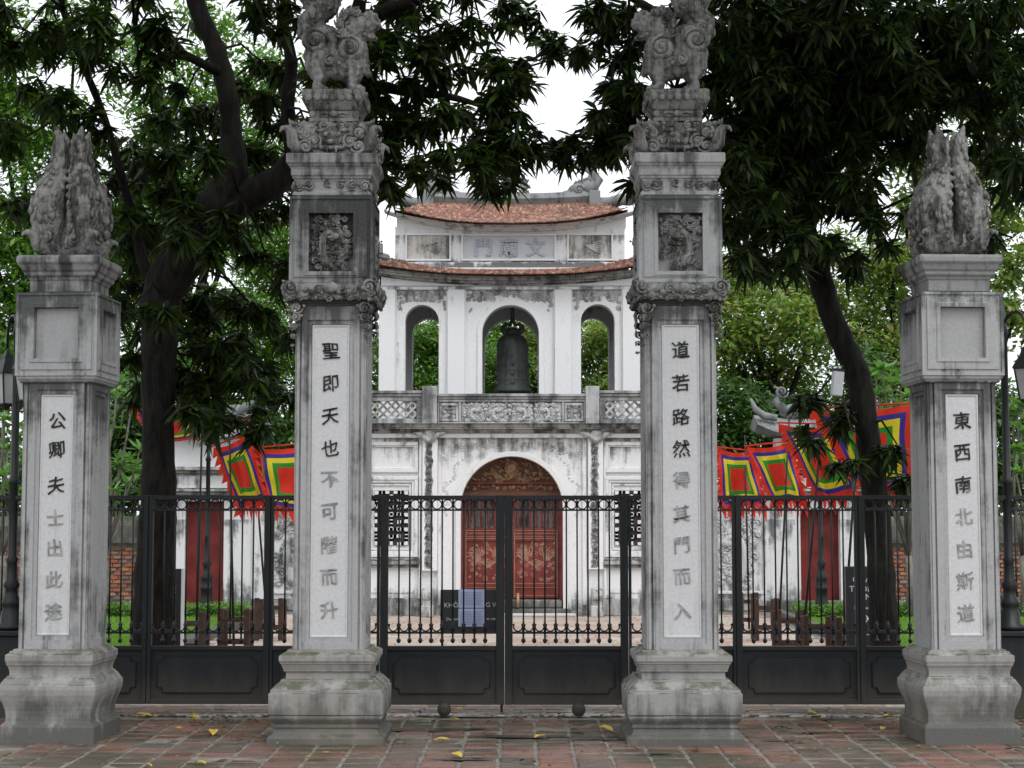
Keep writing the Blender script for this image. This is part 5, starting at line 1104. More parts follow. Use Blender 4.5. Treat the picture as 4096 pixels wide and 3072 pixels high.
# ---------------------------------------------------------------- side gates and brick walls
YS = 32.4; zs = lambda py: Z(py, YS); xs = lambda px: X(px, YS)
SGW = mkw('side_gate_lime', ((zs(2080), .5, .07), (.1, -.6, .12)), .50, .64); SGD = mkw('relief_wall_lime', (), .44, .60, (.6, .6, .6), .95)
for s_, side in ((-1, 'left'), (1, 'right')):
    px_d0, px_d1, ytop_d, ybot_d = (742, 897, 2005, 2430) if s_ < 0 else (3200, 3359, 2043, 2400)
    cxg = xs((px_d0+px_d1)/2); g = root('side_gate', (cxg, YS, 0), 'small white side gate with a plain dark red door, %s of the bell tower' % side, 'gate house', 'side gates')
    o_l, o_r = (xs(655), xs(1010)) if s_ < 0 else (xs(3080), xs(3500)); d0, d1 = xs(px_d0), xs(px_d1); zt = zs(1990); zdt = zs(ytop_d)
    mb = MB(); mb.box(o_l, d0, YS, YS+.6, 0, zt); mb.box(d1, o_r, YS, YS+.6, 0, zt); mb.box(d0+.0005, d1-.0005, YS, YS+.6, zdt, zt); part('wall', mb, SGW, g)
    mb = MB(); mb.box(d0+.0, d1, YS+.2, YS+.28, .05, zdt); dp = part('door', mb, M['red_dark'], g)
    mb = MB(); mb.box((d0+d1)/2-.006, (d0+d1)/2+.006, YS+.19, YS+.199, .05, zdt); part('door_gap', mb, M['dark'], dp)
    mb = MB(); mb.box(o_l-.1, o_r+.1, YS-.35, YS-.002, 0, zs(ybot_d)); part('stone_step', mb, M['stone_low'], g, bev=.012)
    mb = MB(); z = zt
    for d, h in ((.05, .05), (.12, .06), (.20, .05), (.08, .30), (.16, .05), (.26, .07)): mb.box(o_l-d, o_r+d, YS-d, YS+.6+d, z+.001, z+h); z += h
    part('cornice', mb, CO, g, bev=.008)
    mb = MB(); mb.box(o_l+.1, o_r-.1, YS-.095, YS-.081, zt+.18, zt+.41); part('attic_panel', mb, WD, g)
    xm, hw = (o_l+o_r)/2, (o_r-o_l)/2; mb = MB(); mb.box(o_l+.15, o_r-.15, YS+.05, YS+.55, z+.001, z+.55); z2 = z+.55; part('attic', mb, W_, g)
    mb = MB(); n = 20; vs = []; fs = []
    for i in range(n+1):
        u = -1+2*i/n; x = xm+u*(hw+.25); dz = .25*abs(u)**2.6
        vs += [(x, YS-.25, z2+dz), (x, YS+.3, z2+.38+dz*.3), (x, YS+.85, z2+dz), (x, YS+.3, z2-.05+dz*.7)]
    for i in range(n):
        for j in range(4): t = (j+1) % 4; fs.append((4*i+j, 4*i+4+j, 4*i+4+t, 4*i+t))
    fs += [(0, 1, 2, 3), (4*n+3, 4*n+2, 4*n+1, 4*n)]; mb.add(vs, fs); part('roof', mb, M['ridge'], g)
    for e in (-1, 1):
        mb = MB(); x = xm+e*(hw+.1); mb.tube([(x-e*.25, YS, z2+.38), (x, YS, z2+.42), (x+e*.18, YS-.1, z2+.55), (x+e*.26, YS-.1, z2+.75)], [.07, .08, .06, .02], 7)
        x = xm+e*hw*.55; mb.ball((x, YS+.3, z2+.52), .15, 9, 6, (1.4, .6, 1)); mb.tube([(x+e*.05, YS+.3, z2+.5), (x+e*.28, YS+.3, z2+.72), (x+e*.14, YS+.3, z2+.95), (x+e*.3, YS+.3, z2+1.0)], [.1, .09, .06, .02], 8); mb.spiral((x+e*.16, YS+.25, z2+.9), .13, .035, 1.6, 0, e); mb.spiral((x-e*.1, YS+.2, z2+.55), .09, .03, 1.5, 0, e)
        part('roof_ornament', mb, M['ridge'], g, sm=True)
    # relief wall between this gate and the tower
    a, b = (xs(1012), xb(1372)) if s_ < 0 else (xb(2718), xs(3078)); YW = YS-.05
    wl = root('relief_wall', ((a+b)/2, YW, 0), ('stained plaster wall with a tiger relief between the bell tower and the left side gate' if s_ < 0 else 'pale plaster wall with a dragon relief between the bell tower and the right side gate'), 'wall', 'relief walls')
    mb = MB(); mb.box(a, b, YW, YW+.4, 0, zs(1985)); part('wall', mb, SGW if s_ > 0 else WD, wl); mb = MB(); mb.box(a, b, YW-.08, YW-.001, 0, zs(2395)); part('plinth', mb, CO, wl, bev=.008)
    mb = MB(); mb.box(a-.05, b+.05, YW-.15, YW+.5, zs(1985)+.001, zs(1965)); mb.box(a-.1, b+.1, YW-.22, YW+.55, zs(1965)+.001, zs(1945)); part('coping', mb, CO, wl, bev=.008)
    p0, p1 = (xs(1085), xs(1300)) if s_ < 0 else (xs(2800), xs(3046)); A, B = zs(2362), zs(2045)
    mb = MB(); mb.box(p0-.06, p1+.06, YW-.04, YW-.001, A-.06, A); mb.box(p0-.06, p1+.06, YW-.04, YW-.001, B, B+.06); mb.box(p0-.06, p0, YW-.039, YW-.001, A+.001, B-.001); mb.box(p1, p1+.06, YW-.039, YW-.001, A+.001, B-.001); part('panel_frame', mb, WD, wl, bev=.006)
    dr = dragon_relief((p1-p0)/2*.95, B-A, 40+s_, -s_); part('relief', moved(dr, ((p0+p1)/2, YW-.004, A)), SGD if s_ < 0 else M['panel'], wl, sm=True)
    # bright lime wall beyond the gate on the outer side
    a, b = (xs(560), xs(653)) if s_ < 0 else (xs(3502), xs(3560)); mb = MB(); mb.box(a, b, YS+.1, YS+.5, 0, zs(2020)); mb.box(a-.03, b+.03, YS+.05, YS+.55, zs(2020)+.001, zs(2000))
    solo('wall_pier', mb, W_, 'short bright white wall pier at the outer side of the %s side gate' % side, 'wall', 'white wall piers', bev=.01)
    # brick wall
    a, b = (-14.5, xs(558)) if s_ < 0 else (xs(3562), 14.5); YK = 32.75; bw = root('brick_wall', ((a+b)/2, YK, 0), 'old red brick wall with a mossy grey coping, %s of the side gate' % ('left' if s_ < 0 else 'right'), 'wall', 'brick walls'); zt = zs(2174)
    mb = MB(); mb.box(a, b, YK+.03, YK+.4, 0, zt); part('mortar', mb, M['mortar'], bw); mb = MB(); mb.box(a, b, YK-.04, YK+.03-.001, 0, zs(2405)); part('footing', mb, CO, bw, bev=.01)
    mb = MB(); mb.box(a, b, YK-.10, YK+.5, zt+.001, zs(2150)); mb.box(a, b, YK-.05, YK+.45, zs(2150)+.001, zs(2105)); mb.tube([(a, YK+.2, zs(2112)), (b, YK+.2, zs(2112))], .22, 8); part('coping', mb, weathered('mossy_coping_'+side, (.14, .135, .12), (.025, .027, .02), .42, .6, .9, moss=(.05, .07, .025)), bw)
    brk = MB(); brk.box(-.092, .092, -.02, .02, -.025, .026); brk2 = MB(); brk2.box(-.085, .096, -.014, .02, -.023, .027); brk3 = MB(); brk3.box(-.095, .06, -.026, .02, -.027, .022)
    L = []
    rows = int((zt-zs(2405))/.078); ox, oy = (a+b)/2, YK
    for j in range(rows):
        for i in range(int((b-a)/.215)):
            x = a+.215*(i+.5)+(.1075 if j % 2 else 0)
            if x > b-.1: continue
            L.append((x-ox, .012+R_.uniform(-.008, .006), zs(2405)+.04+j*.078, R_.uniform(-.02, .02)))
    inner = b-ox if s_ < 0 else a-ox
    pieces(bw, 'brick', [brk, brk2, brk3], L, M['brick'], 300, lambda t: (0 if ((s_ < 0 and (t[0]+ox > X(395, YK) or t[0]+ox < X(90, YK))) or (s_ > 0 and (t[0]+ox < X(3740, YK) or t[0]+ox > X(4020, YK)))) and abs(t[0]+ox) < 10.2 else 1, abs(t[0]-inner)))
# ---------------------------------------------------------------- foliage
def leaf_mesh(name, base, d, nrm, L, W, mat, bend=.25, six=True):
    """one mesh of many leaves; base,d,nrm (N,3); L,W (N,)"""
    base = np.asarray(base, float); N = len(base); d = d/np.linalg.norm(d, axis=1, keepdims=True)
    s = np.cross(d, nrm); s /= np.linalg.norm(s, axis=1, keepdims=True)+1e-9; L = L[:, None]; W = W[:, None]; dn = np.array([[0, 0, -1.]])
    nn = np.cross(s, d)
    if six:
        V = np.stack([base, base+d*L*.32+s*W*.48-nn*W*.12+dn*L*bend*.10, base+d*L*.32-s*W*.48-nn*W*.12+dn*L*bend*.10,
                      base+d*L*.70+s*W*.36-nn*W*.1+dn*L*bend*.48, base+d*L*.70-s*W*.36-nn*W*.1+dn*L*bend*.48, base+d*L+dn*L*bend], 1)
        T = np.array([[0, 1, 2], [1, 3, 2], [3, 4, 2], [3, 5, 4]])
    else:
        V = np.stack([base, base+d*L*.5+s*W*.5+dn*L*bend*.2, base+d*L+dn*L*bend, base+d*L*.5-s*W*.5+dn*L*bend*.2], 1); T = np.array([[0, 1, 2], [0, 2, 3]])
    k = V.shape[1]; F = (T[None]+(np.arange(N)*k)[:, None, None]).reshape(-1); V = V.reshape(-1, 3)
    me = bpy.data.meshes.new(name); nf = len(F)//3
    me.vertices.add(len(V)); me.vertices.foreach_set('co', V.ravel()); me.loops.add(len(F)); me.loops.foreach_set('vertex_index', F.astype(np.int32))
    me.polygons.add(nf); me.polygons.foreach_set('loop_start', np.arange(0, nf*3, 3, dtype=np.int32)); me.materials.append(mat); me.update(calc_edges=True); return me
def unit(n, rs): v = rs.normal(size=(n, 3)); return v/np.linalg.norm(v, axis=1, keepdims=True)
def whorls(C, rs, k=11, L=.205, W=.047, elev=(-.9, .55), bend=.35):
    """mango shoots: a rosette of long drooping leaves round each shoot tip"""
    n = len(C); az = (np.arange(k)[None]*2.4+rs.uniform(0, 6.28, (n, 1))); el = rs.uniform(elev[0], elev[1], (n, k)); ax = unit(n, rs)*.35
    d = np.stack([np.cos(az)*np.cos(el), np.sin(az)*np.cos(el), np.sin(el)], -1)+ax[:, None]; d = d.reshape(-1, 3)
    b = np.repeat(C, k, 0)+rs.normal(size=(n*k, 3))*.012; up = np.tile([0, 0, 1.], (n*k, 1))+rs.normal(size=(n*k, 3))*.35
    return b, d, up, L*rs.uniform(.45, 1.3, n*k), W*rs.uniform(.7, 1.3, n*k)
def sprays(C, rs, k=9, L=.15, W=.07, spread=.16):
    n = len(C); b = np.repeat(C, k, 0)+rs.normal(size=(n*k, 3))*spread*np.array([1, 1, .55]); d = unit(n*k, rs)*np.array([1, 1, .5])+np.array([0, 0, -.25]); up = unit(n*k, rs)*.6+np.array([0, -.25, 1.])
    return b, d, up, L*rs.uniform(.6, 1.3, n*k), W*rs.uniform(.75, 1.25, n*k)
def blob(px, py, rpx, Y, n, rs, dy=None, zsq=.8):
    """n shoot tips in a lumpy clump whose outline is rpx wide in the photograph"""
    c = np.array(P(px, py, Y)); r = rpx*Y/F_PX; m = max(1, n//6); u = unit(m, rs)*(rs.uniform(.25, 1, (m, 1))**.45)*np.array([r, (dy or r*1.3), r*zsq])
    sub = np.repeat(u, 6, 0)+rs.normal(size=(m*6, 3))*min(r*.20, .35); return c+sub, c+u
def limb(mb, pts, n=8):
    """pts: (px,py,radius px,Y); smoothly interpolated, knobbly"""
    Q = [P(a, b, y) for a, b, r, y in pts]; Rr = [r*y/F_PX for a, b, r, y in pts]; out = []; ro = []
    for i in range(len(Q)-1):
        p0, p1, p2, p3 = Q[max(i-1, 0)], Q[i], Q[i+1], Q[min(i+2, len(Q)-1)]
        for t in (0, .25, .5, .75):
            out.append(.5*((2*p1)+(p2-p0)*t+(2*p0-5*p1+4*p2-p3)*t*t+(3*p1-p0-3*p2+p3)*t**3)); ro.append((Rr[i]*(1-t)+Rr[i+1]*t)*(1+.06*math.sin(i*4+t*9)))
    out.append(Q[-1]); ro.append(Rr[-1]); mb.tube(out, ro, n)
def make_tree(name, label, limbs, blobs, mat, kind, rs, group, bark='bark', twig=.008, extra=(), **kw):
    a, b, r_, y = limbs[0][0]; p = P(a, b, y); rt = root(name, (p.x, p.y, 0), label, 'tree', group)
    for i, L in enumerate(limbs):
        mb = MB(); limb(mb, L, 14 if i == 0 else 9); part('trunk' if i == 0 else 'branch', mb, M[bark], rt, sm=True)
    nodes = [np.array(P(q[0], q[1], q[3])) for L in limbs for q in L[1:]]
    Cs = []; tw = MB(); 
    for bb in blobs:
        px, py, r, Y, n = bb[:5]; C, S = blob(px, py, r, Y, n, rs, *(bb[5:6])); Cs.append(C); c = np.array(P(px, py, Y)); nd = min(nodes, key=lambda q: np.linalg.norm(q-c))
        mid = (nd+c)/2+np.array([0, 0, .15]); tw.tube([nd, mid, c], [twig*2.2, twig*1.6, twig], 5)
        for s_ in S[:5]: tw.tube([c, (c+s_)/2+rs.normal(size=3)*.04, s_], [twig, twig*.6, twig*.3], 4)
    part('twigs', tw, M[bark], rt, sm=True, kind='stuff')
    C = np.concatenate(Cs+[np.array(e) for e in extra]); g = (whorls if kind == 'whorl' else sprays)(C, rs, **kw)
    me = leaf_mesh('crown', g[0]-np.array(OFF[rt.name]), *g[1:], mat, .35 if kind == 'whorl' else .15, kind == 'whorl')
    o = put('crown', me, rt); return rt
rs = np.random.RandomState(5)
ML = 'mango trees just behind the gate'
D = lambda r, k=1.0: int(max(12, 32*k*(r/100)**2))
def BL(lst, Y, k=1.0, dy=None): return [(x, y, r, Y+rs.uniform(-.6, .6), D(r, k*(q[0] if q else 1)))+((dy,) if dy else ()) for x, y, r, *q in lst]
# left tree -----------------------------------------------------------
Yl = 17.6
limbsL = [[(610, 2765, 112, Yl), (612, 2585, 92, Yl), (618, 2300, 80, Yl), (634, 2000, 70, Yl), (632, 1700, 64, Yl), (636, 1400, 70, Yl), (650, 1180, 82, Yl), (730, 1030, 98, Yl), (800, 920, 95, Yl), (890, 800, 88, Yl), (930, 690, 66, Yl), (925, 540, 44, Yl), (910, 380, 42, Yl), (865, 200, 40, Yl), (800, 60, 38, Yl), (740, -150, 30, Yl)],
          [(830, 880, 80, Yl), (960, 800, 70, Yl), (1080, 740, 62, Yl), (1190, 640, 56, Yl+.2), (1300, 470, 46, Yl+.3), (1400, 200, 36, Yl+.2), (1440, 0, 26, Yl)],
          [(620, 1150, 42, Yl), (575, 1060, 26, Yl), (545, 930, 20, Yl), (500, 760, 18, Yl-.2), (420, 480, 16, Yl-.4), (325, 240, 14, Yl-.6), (250, 40, 12, Yl-.8)],
          [(1180, 640, 40, Yl), (1150, 430, 30, Yl-.2), (1165, 250, 26, Yl-.3), (1120, 40, 20, Yl-.4)],
          [(1290, 480, 34, Yl), (1460, 350, 26, Yl-.2), (1640, 370, 20, Yl-.4), (1790, 385, 15, Yl-.6), (1950, 430, 9, Yl-.7)],
          [(1400, 220, 30, Yl), (1500, 70, 34, Yl-.2), (1640, 10, 26, Yl-.4), (1850, -70, 16, Yl-.6)],
          [(900, 300, 24, Yl), (700, 200, 16, Yl-.5), (540, 130, 12, Yl-.8)]]
bl = BL([(1450, 170, 130), (1560, 80, 120), (1680, 150, 130, .8), (1640, 30, 90), (1800, 60, 120), (1930, 120, 120, .8), (2060, 60, 100), (2140, 150, 100, .8), (2230, 190, 75), (2290, 215, 45, .6), (1760, 220, 110), (1880, 210, 80, .8), (1990, 240, 60, .8), (1560, 280, 120), (1700, 260, 70, .8),
         (1480, 420, 110), (1600, 400, 90), (1700, 470, 110), (1800, 520, 110), (1580, 540, 110), (2060, 290, 70), (2110, 330, 55), (1960, 370, 80), (2020, 420, 80), (1920, 480, 90), (2040, 510, 100), (2150, 520, 70), (2190, 590, 60, .8), (1680, 600, 90), (1500, 620, 90), (1840, 600, 110), (1980, 610, 100), (2080, 620, 80),
         (1540, 720, 60), (1650, 690, 55), (1770, 690, 60), (1890, 690, 65), (1960, 705, 50), (2060, 690, 50), (1960, 755, 25), (1560, 750, 30)], Yl-.4, .62, .45)
bl += BL([(700, 480, 130, .7), (830, 560, 120, .6), (560, 620, 130, .8), (700, 700, 130, .9), (1020, 640, 110, .7), (1080, 850, 110), (620, 850, 140), (560, 980, 110), (1010, 430, 100), (1120, 520, 90), (1060, 260, 90)], Yl+1.0, 1.0, .5)
bl += BL([(700, 940, 60, .5), (880, 640, 60, .5), (660, 1250, 60, .5), (560, 1200, 60, .5), (940, 860, 50, .5)], Yl-1.0, 1.0, .3)
bl += BL([(330, 460, 120, .7), (180, 330, 110, .6), (80, 560, 110, .5), (240, 620, 110, .5), (420, 700, 110, .7), (450, 880, 100, .7), (760, 860, 70, .6), (1000, 960, 80, .7),
          (100, 120, 140, .7), (300, 110, 140, .7), (480, 180, 120, .6), (640, 90, 120, .7), (60, 820, 90, .4), (1060, 80, 90), (1180, 90, 80), (1240, 330, 90), (1250, 560, 80), (700, 300, 80, .6), (560, 380, 90, .6), (800, 1010, 80, .8)], Yl-.9, .95, .8)
bl += BL([(520, 1150, 100), (480, 1300, 90, .8), (760, 1250, 100), (860, 1200, 110, .9), (1010, 1230, 100), (1100, 1320, 90), (880, 1400, 120, 1.1), (1020, 1480, 110, 1.1), (760, 1480, 100), (900, 1560, 110), (1070, 1600, 90), (520, 1450, 80, .8), (800, 1640, 80), (1140, 1180, 70, .8), (1080, 1080, 70, .6), (480, 1000, 90, .6), (560, 1580, 60, .5)], Yl+.7, .95, .6)
bl += BL([(900, 1690, 60), (985, 1700, 65), (830, 1700, 50), (760, 1660, 60)], Yl-.8, .9, .2)
bl += [(x, y, 330, yy, 150, 1.8) for x, y, yy in ((300, -560, 16), (900, -620, 15), (1500, -640, 16), (0, -900, 13), (700, -1000, 12.5), (1400, -1000, 13.5), (-500, -600, 16), (400, -1500, 10.5), (1200, -1500, 11), (1800, -700, 17.5), (900, -300, 18.5), (300, -250, 18.5), (1500, -320, 18.5))]  # unseen clumps high above the view, added to shade the pillars and leaves
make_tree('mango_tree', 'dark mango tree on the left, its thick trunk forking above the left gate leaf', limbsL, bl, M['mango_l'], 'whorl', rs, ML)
# right tree ----------------------------------------------------------
Yr = 17.8
limbsR = [[(3552, 2765, 76, Yr), (3541, 2575, 60, Yr), (3525, 2300, 54, Yr), (3502, 2000, 51, Yr), (3466, 1700, 48, Yr), (3430, 1500, 50, Yr), (3375, 1380, 48, Yr), (3318, 1240, 46, Yr), (3270, 1080, 48, Yr), (3215, 930, 56, Yr), (3190, 760, 60, Yr), (3180, 500, 64, Yr), (3160, 250, 60, Yr), (3120, -100, 46, Yr)],
          [(3190, 640, 44, Yr), (3050, 450, 36, Yr-.2), (2850, 250, 30, Yr-.3), (2660, 80, 22, Yr-.3), (2480, -40, 14, Yr-.3)],
          [(3190, 820, 40, Yr), (3400, 600, 34, Yr-.1), (3640, 380, 28, Yr-.3), (3900, 160, 20, Yr-.5), (4150, 20, 14, Yr-.6)],
          [(2900, 300, 24, Yr-.3), (2700, 360, 18, Yr-.5), (2520, 470, 12, Yr-.6), (2380, 540, 7, Yr-.6)],
          [(3200, 900, 26, Yr), (3300, 840, 20, Yr-.3), (3480, 860, 14, Yr-.5)]]
br = BL([(2370, 40, 60, .8), (2500, 110, 110), (2580, 220, 90), (2480, 210, 70), (2560, 330, 80), (2480, 380, 60, .9), (2440, 400, 50, .8), (2380, 490, 55, .5), (2450, 500, 80), (2540, 450, 100), (2290, 590, 55, .8), (2380, 600, 80), (2480, 600, 90), (2560, 560, 90), (2540, 680, 60), (2620, 400, 90), (2640, 120, 90), (2230, 620, 50, .7)], Yr-.6, 1.1, .45)
br += BL([(2900, 100, 160), (3100, 120, 170), (3300, 120, 170), (3500, 120, 170), (3700, 120, 160), (3900, 120, 160), (4060, 160, 140), (2950, 330, 160), (3150, 350, 180), (3350, 350, 170), (3550, 350, 160, .9), (3780, 330, 150), (4000, 370, 150), (2960, 560, 150), (3130, 600, 170), (3320, 600, 160), (3520, 560, 140, .8), (3700, 500, 110, .7), (3980, 560, 130, .9), (4080, 700, 110),
          (3000, 760, 130), (3180, 800, 140), (3340, 780, 120, .9), (3480, 760, 90, .8), (2980, 930, 90, .9), (3120, 980, 110, .9), (3080, 870, 100), (3280, 950, 90, .9), (3400, 930, 80, .8), (2960, 1060, 60, .8), (3090, 1060, 60, .9), (3560, 900, 60, .7), (3000, 120, 160), (3240, 230, 170), (3440, 240, 160), (4050, 950, 80, .5), (3480, 1020, 55, .9), (2930, 850, 80), (2920, 740, 90), (2925, 640, 80)], Yr-.8, 1.3, 1.0)
br += BL([(3360, 1720, 70, .8), (3250, 1740, 55, .7), (3590, 1780, 70, .7), (3620, 1900, 60, .6), (3400, 1640, 50, .8), (3380, 1860, 45, .5), (3250, 1600, 45, .6)], Yr-.2, .9, .25)
br += [(x, y, 330, yy, 150, 1.8) for x, y, yy in ((2700, -620, 16), (3300, -620, 15), (3900, -600, 16), (2500, -1000, 13.5), (3100, -1000, 12.5), (3800, -1000, 12.5), (4400, -600, 16), (2500, -1500, 11), (3400, -1500, 10.5), (2900, -280, 18.5), (3500, -280, 18.5), (4000, -280, 18.5))]  # likewise added out of view, to darken what stands below
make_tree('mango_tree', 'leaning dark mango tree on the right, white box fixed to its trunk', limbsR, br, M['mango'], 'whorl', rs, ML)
# unseen overhead clumps in both mango crowns are added to shade the pillars from above
# background trees ------------------------------------------------------
GB = 'green trees behind the walls'
def bgtree(name, label, bx_, blobs, mat, L=.16, W=.07, k=10, dens=100, twig=.018, trunk_r=26, Y=38, bark='bark', spread=.17):
    lb = [[(bx_, 2060+CAM_H*F_PX/Y, trunk_r, Y), (bx_+8, 2000, trunk_r*.9, Y), (bx_-14, 1750, trunk_r*.8, Y)]+[(np.mean([b[0] for b in blobs]), max(b[1] for b in blobs)-40, trunk_r*.6, Y)]]
    for b in blobs[::2]: lb.append([(bx_-8, 1800, trunk_r*.5, Y), ((b[0]+bx_)/2+20, (b[1]+1800)/2, trunk_r*.4, Y), (b[0], b[1], trunk_r*.2, Y)])
    B_ = [(x, y, r, Y+rs.uniform(-1.2, 1.2), int(dens*(q[0] if q else 1)*(r/100)**2), r*Y/F_PX*1.2) for x, y, r, *q in blobs]
    return make_tree(name, label, lb, B_, mat, 'spray', rs, GB, bark, twig, k=k, L=L, W=W, spread=spread)
bgtree('leafy_tree', 'bright green leafy tree behind the wall between the left trunk and the left tall pillar', 980, [(980, 1330, 190), (1100, 1130, 170), (860, 1500, 150, .9), (1150, 1480, 150), (1050, 1650, 130, .8), (850, 1250, 130, .7), (1150, 930, 130), (1030, 1000, 120)], M['bg1'], Y=37)
bgtree('tall_tree', 'tall dark green tree filling the upper left behind the forked trunk', 620, [(420, 1100, 230), (650, 950, 230), (880, 850, 200), (500, 800, 200, .8), (700, 650, 200, .7), (950, 600, 180, .7), (780, 380, 180, .7), (560, 450, 160, .5), (980, 300, 160, .6), (1150, 620, 140, .7), (1120, 300, 130, .5), (600, 180, 150, .5), (850, 100, 150, .6)], M['bg1'], Y=43, dens=80, L=.2, W=.09)
bgtree('broadleaf_tree', 'broad green tree behind the brick wall at the far left edge', 150, [(0, 420, 170, .7), (140, 480, 150, .7), (40, 120, 170, .6), (180, 1050, 170, .9), (-60, 900, 170), (-60, 1400, 170), (380, 950, 150, .7), (60, 950, 190, .8), (230, 800, 160, .6), (80, 650, 150, .6), (60, 1250, 180), (330, 1250, 180, .8), (420, 1500, 170), (60, 1550, 150), (250, 500, 140, .5), (60, 300, 160, .5), (300, 150, 170, .5)], M['bg1'], Y=40, dens=80, L=.2, W=.09)
bgtree('shady_tree', 'deep green shady tree low behind the left brick wall', 430, [(430, 1750, 170), (500, 1950, 120), (250, 1850, 170), (60, 1900, 130), (600, 1800, 130), (800, 1780, 130, .8), (1000, 1800, 130), (1150, 1750, 120), (700, 1600, 120), (500, 1620, 130), (940, 1680, 120)], M['bg3'], Y=35.5, dens=110)
bgtree('leafy_tree', 'yellowish green leafy tree between the right tall pillar and the leaning trunk', 3080, [(2990, 1250, 170), (3150, 1180, 150), (2950, 1080, 120, .9), (3200, 1330, 150), (3000, 1450, 150), (3150, 1530, 140), (2900, 1350, 110), (3280, 1200, 120, .8), (3330, 1000, 120, .5)], M['bg2'], Y=37, L=.15, W=.085)
bgtree('leafy_tree', 'yellowish green leafy tree right of the leaning trunk with dark stems', 3560, [(3560, 1180, 160), (3450, 1330, 130), (3620, 1400, 140), (3660, 1050, 110, .8), (3560, 980, 110, .7), (3470, 1100, 110, .8), (3520, 1550, 110)], M['bg2'], Y=38, L=.15, W=.085)
bgtree('tall_tree', 'tall pale leaved tree behind the far right pillar finial', 3800, [(3650, 680, 110, .9), (3700, 850, 120, .7), (3920, 700, 130, .9), (3980, 850, 120, .8), (3720, 430, 150, .5), (3500, 300, 170, .5), (3950, 420, 160, .5), (4060, 1050, 130, .7), (4050, 1300, 140, .8), (3960, 1180, 120, .6), (3400, 600, 150, .4), (3100, 500, 180, .4), (3200, 200, 180, .4)], M['bg2'], Y=42, dens=80, L=.2, W=.12)
bgtree('shady_tree', 'deep green shady tree low behind the right side gate', 3300, [(3000, 1680, 140), (3180, 1700, 140), (3350, 1650, 130), (3500, 1720, 130), (3640, 1700, 120), (2900, 1620, 120), (3620, 1900, 120), (3750, 1800, 120), (4050, 1650, 150), (4060, 1900, 130), (3420, 1480, 120, .8), (2920, 1800, 110)], M['bg3'], Y=35.5, dens=110)
bgtree('leafy_tree', 'fresh green leafy tree seen through the left and middle arches of the bell tower', 1800, [(1660, 1500, 150), (1800, 1420, 150), (1950, 1480, 150), (1520, 1420, 110), (1900, 1600, 150), (1680, 1640, 150), (1520, 1580, 120), (1740, 1330, 110), (1640, 1340, 110), (1950, 1340, 110), (1870, 1350, 90)], M['bg1'], Y=41, dens=110)
bgtree('leafy_tree', 'fresh green leafy tree seen through the right arch of the bell tower', 2340, [(2150, 1440, 150), (2300, 1500, 150), (2440, 1400, 140), (2500, 1540, 130), (2200, 1600, 150), (2400, 1620, 150), (2580, 1450, 110), (2060, 1560, 110), (2150, 1340, 100), (2380, 1330, 110), (2460, 1340, 90), (2050, 1360, 90)], M['bg2'], Y=42, dens=110)
# far wood closing the horizon
C = np.stack([rs.uniform(-26, 26, 5200), rs.uniform(47, 52, 5200), np.abs(rs.normal(size=5200))*2.2+.2], 1); g = sprays(C, rs, 9, .32, .16, .4)
print('tris', sum(len(m.polygons) for m in bpy.data.meshes))
tag(put('wood', leaf_mesh('wood', *g, M['bg3'], .15, False)), 'dense dark green wood closing the view behind the walls', 'wood', kind='stuff')
# ---------------------------------------------------------------- frangipani bushes
def frangipani(label, px, Y, shoots, seed):
    r2 = np.random.RandomState(seed); b = G(px, 2060+CAM_H*F_PX/Y); rt = root('frangipani', (b.x, Y, 0), label, 'shrub', 'frangipani shrubs'); mb = MB(); C = []
    k0 = Vector((b.x, Y, 1.1)); mb.tube([(b.x, Y, 0), (b.x+.05, Y, .6), k0], [.10, .08, .06], 8)
    for ki, (sx, sy) in enumerate(shoots):
        e = P(sx, sy, Y+r2.uniform(-.8, .8)); m1 = k0.lerp(e, .45)+Vector((r2.uniform(-.2, .2), 0, -.12)); m2 = k0.lerp(e, .8)+Vector((0, 0, -.12)); mb.tube([k0, m1, m2, e] if ki % 2 == 0 else [m2, e], [.032, .024, .018, .014] if ki % 2 == 0 else [.014, .01], 6); C += [e, e+Vector((r2.uniform(-.3, .3), r2.uniform(-.2, .2), r2.uniform(-.3, .1)))]
    part('stem', mb, M['bark_pale'], rt, sm=True); g = whorls(np.array(C), r2, 13, .27, .085, (-.2, .9), .1)
    put('crown', leaf_mesh('crown', g[0]-np.array(OFF[rt.name]), *g[1:], M['fran'], .12), rt)
frangipani('frangipani with pale bare stems between the far left pillar and the left trunk', 425, 29.5, [(440, 1580), (500, 1560), (530, 1600), (430, 1680), (480, 1840), (540, 1860), (510, 1930), (450, 1960), (560, 1800), (400, 1900), (470, 1500), (560, 1880)], 3)
frangipani('frangipani with light leaves at the far left edge behind the lamp', 20, 29.5, [(20, 1520), (60, 1600), (10, 1680), (70, 1700), (30, 1800), (80, 1850), (10, 1900), (60, 1480), (50, 1960), (-40, 1600), (-60, 1800)], 4)
frangipani('frangipani with large light green leaves beside the far right pillar on its inner side', 3620, 29.5, [(3500, 1500), (3560, 1470), (3600, 1540), (3540, 1570), (3630, 1580), (3660, 1520), (3500, 1580), (3680, 1640), (3600, 1640), (3650, 1720), (3670, 1850), (3640, 1930), (3570, 1620), (3690, 1780), (3530, 1480)], 5)
frangipani('frangipani with light leaves at the far right edge behind the lamp post', 4070, 29.5, [(4050, 1690), (4080, 1600), (4060, 1790), (4090, 1850), (4050, 1880), (4085, 1720), (4070, 1640), (4110, 1780), (4140, 1650)], 6)
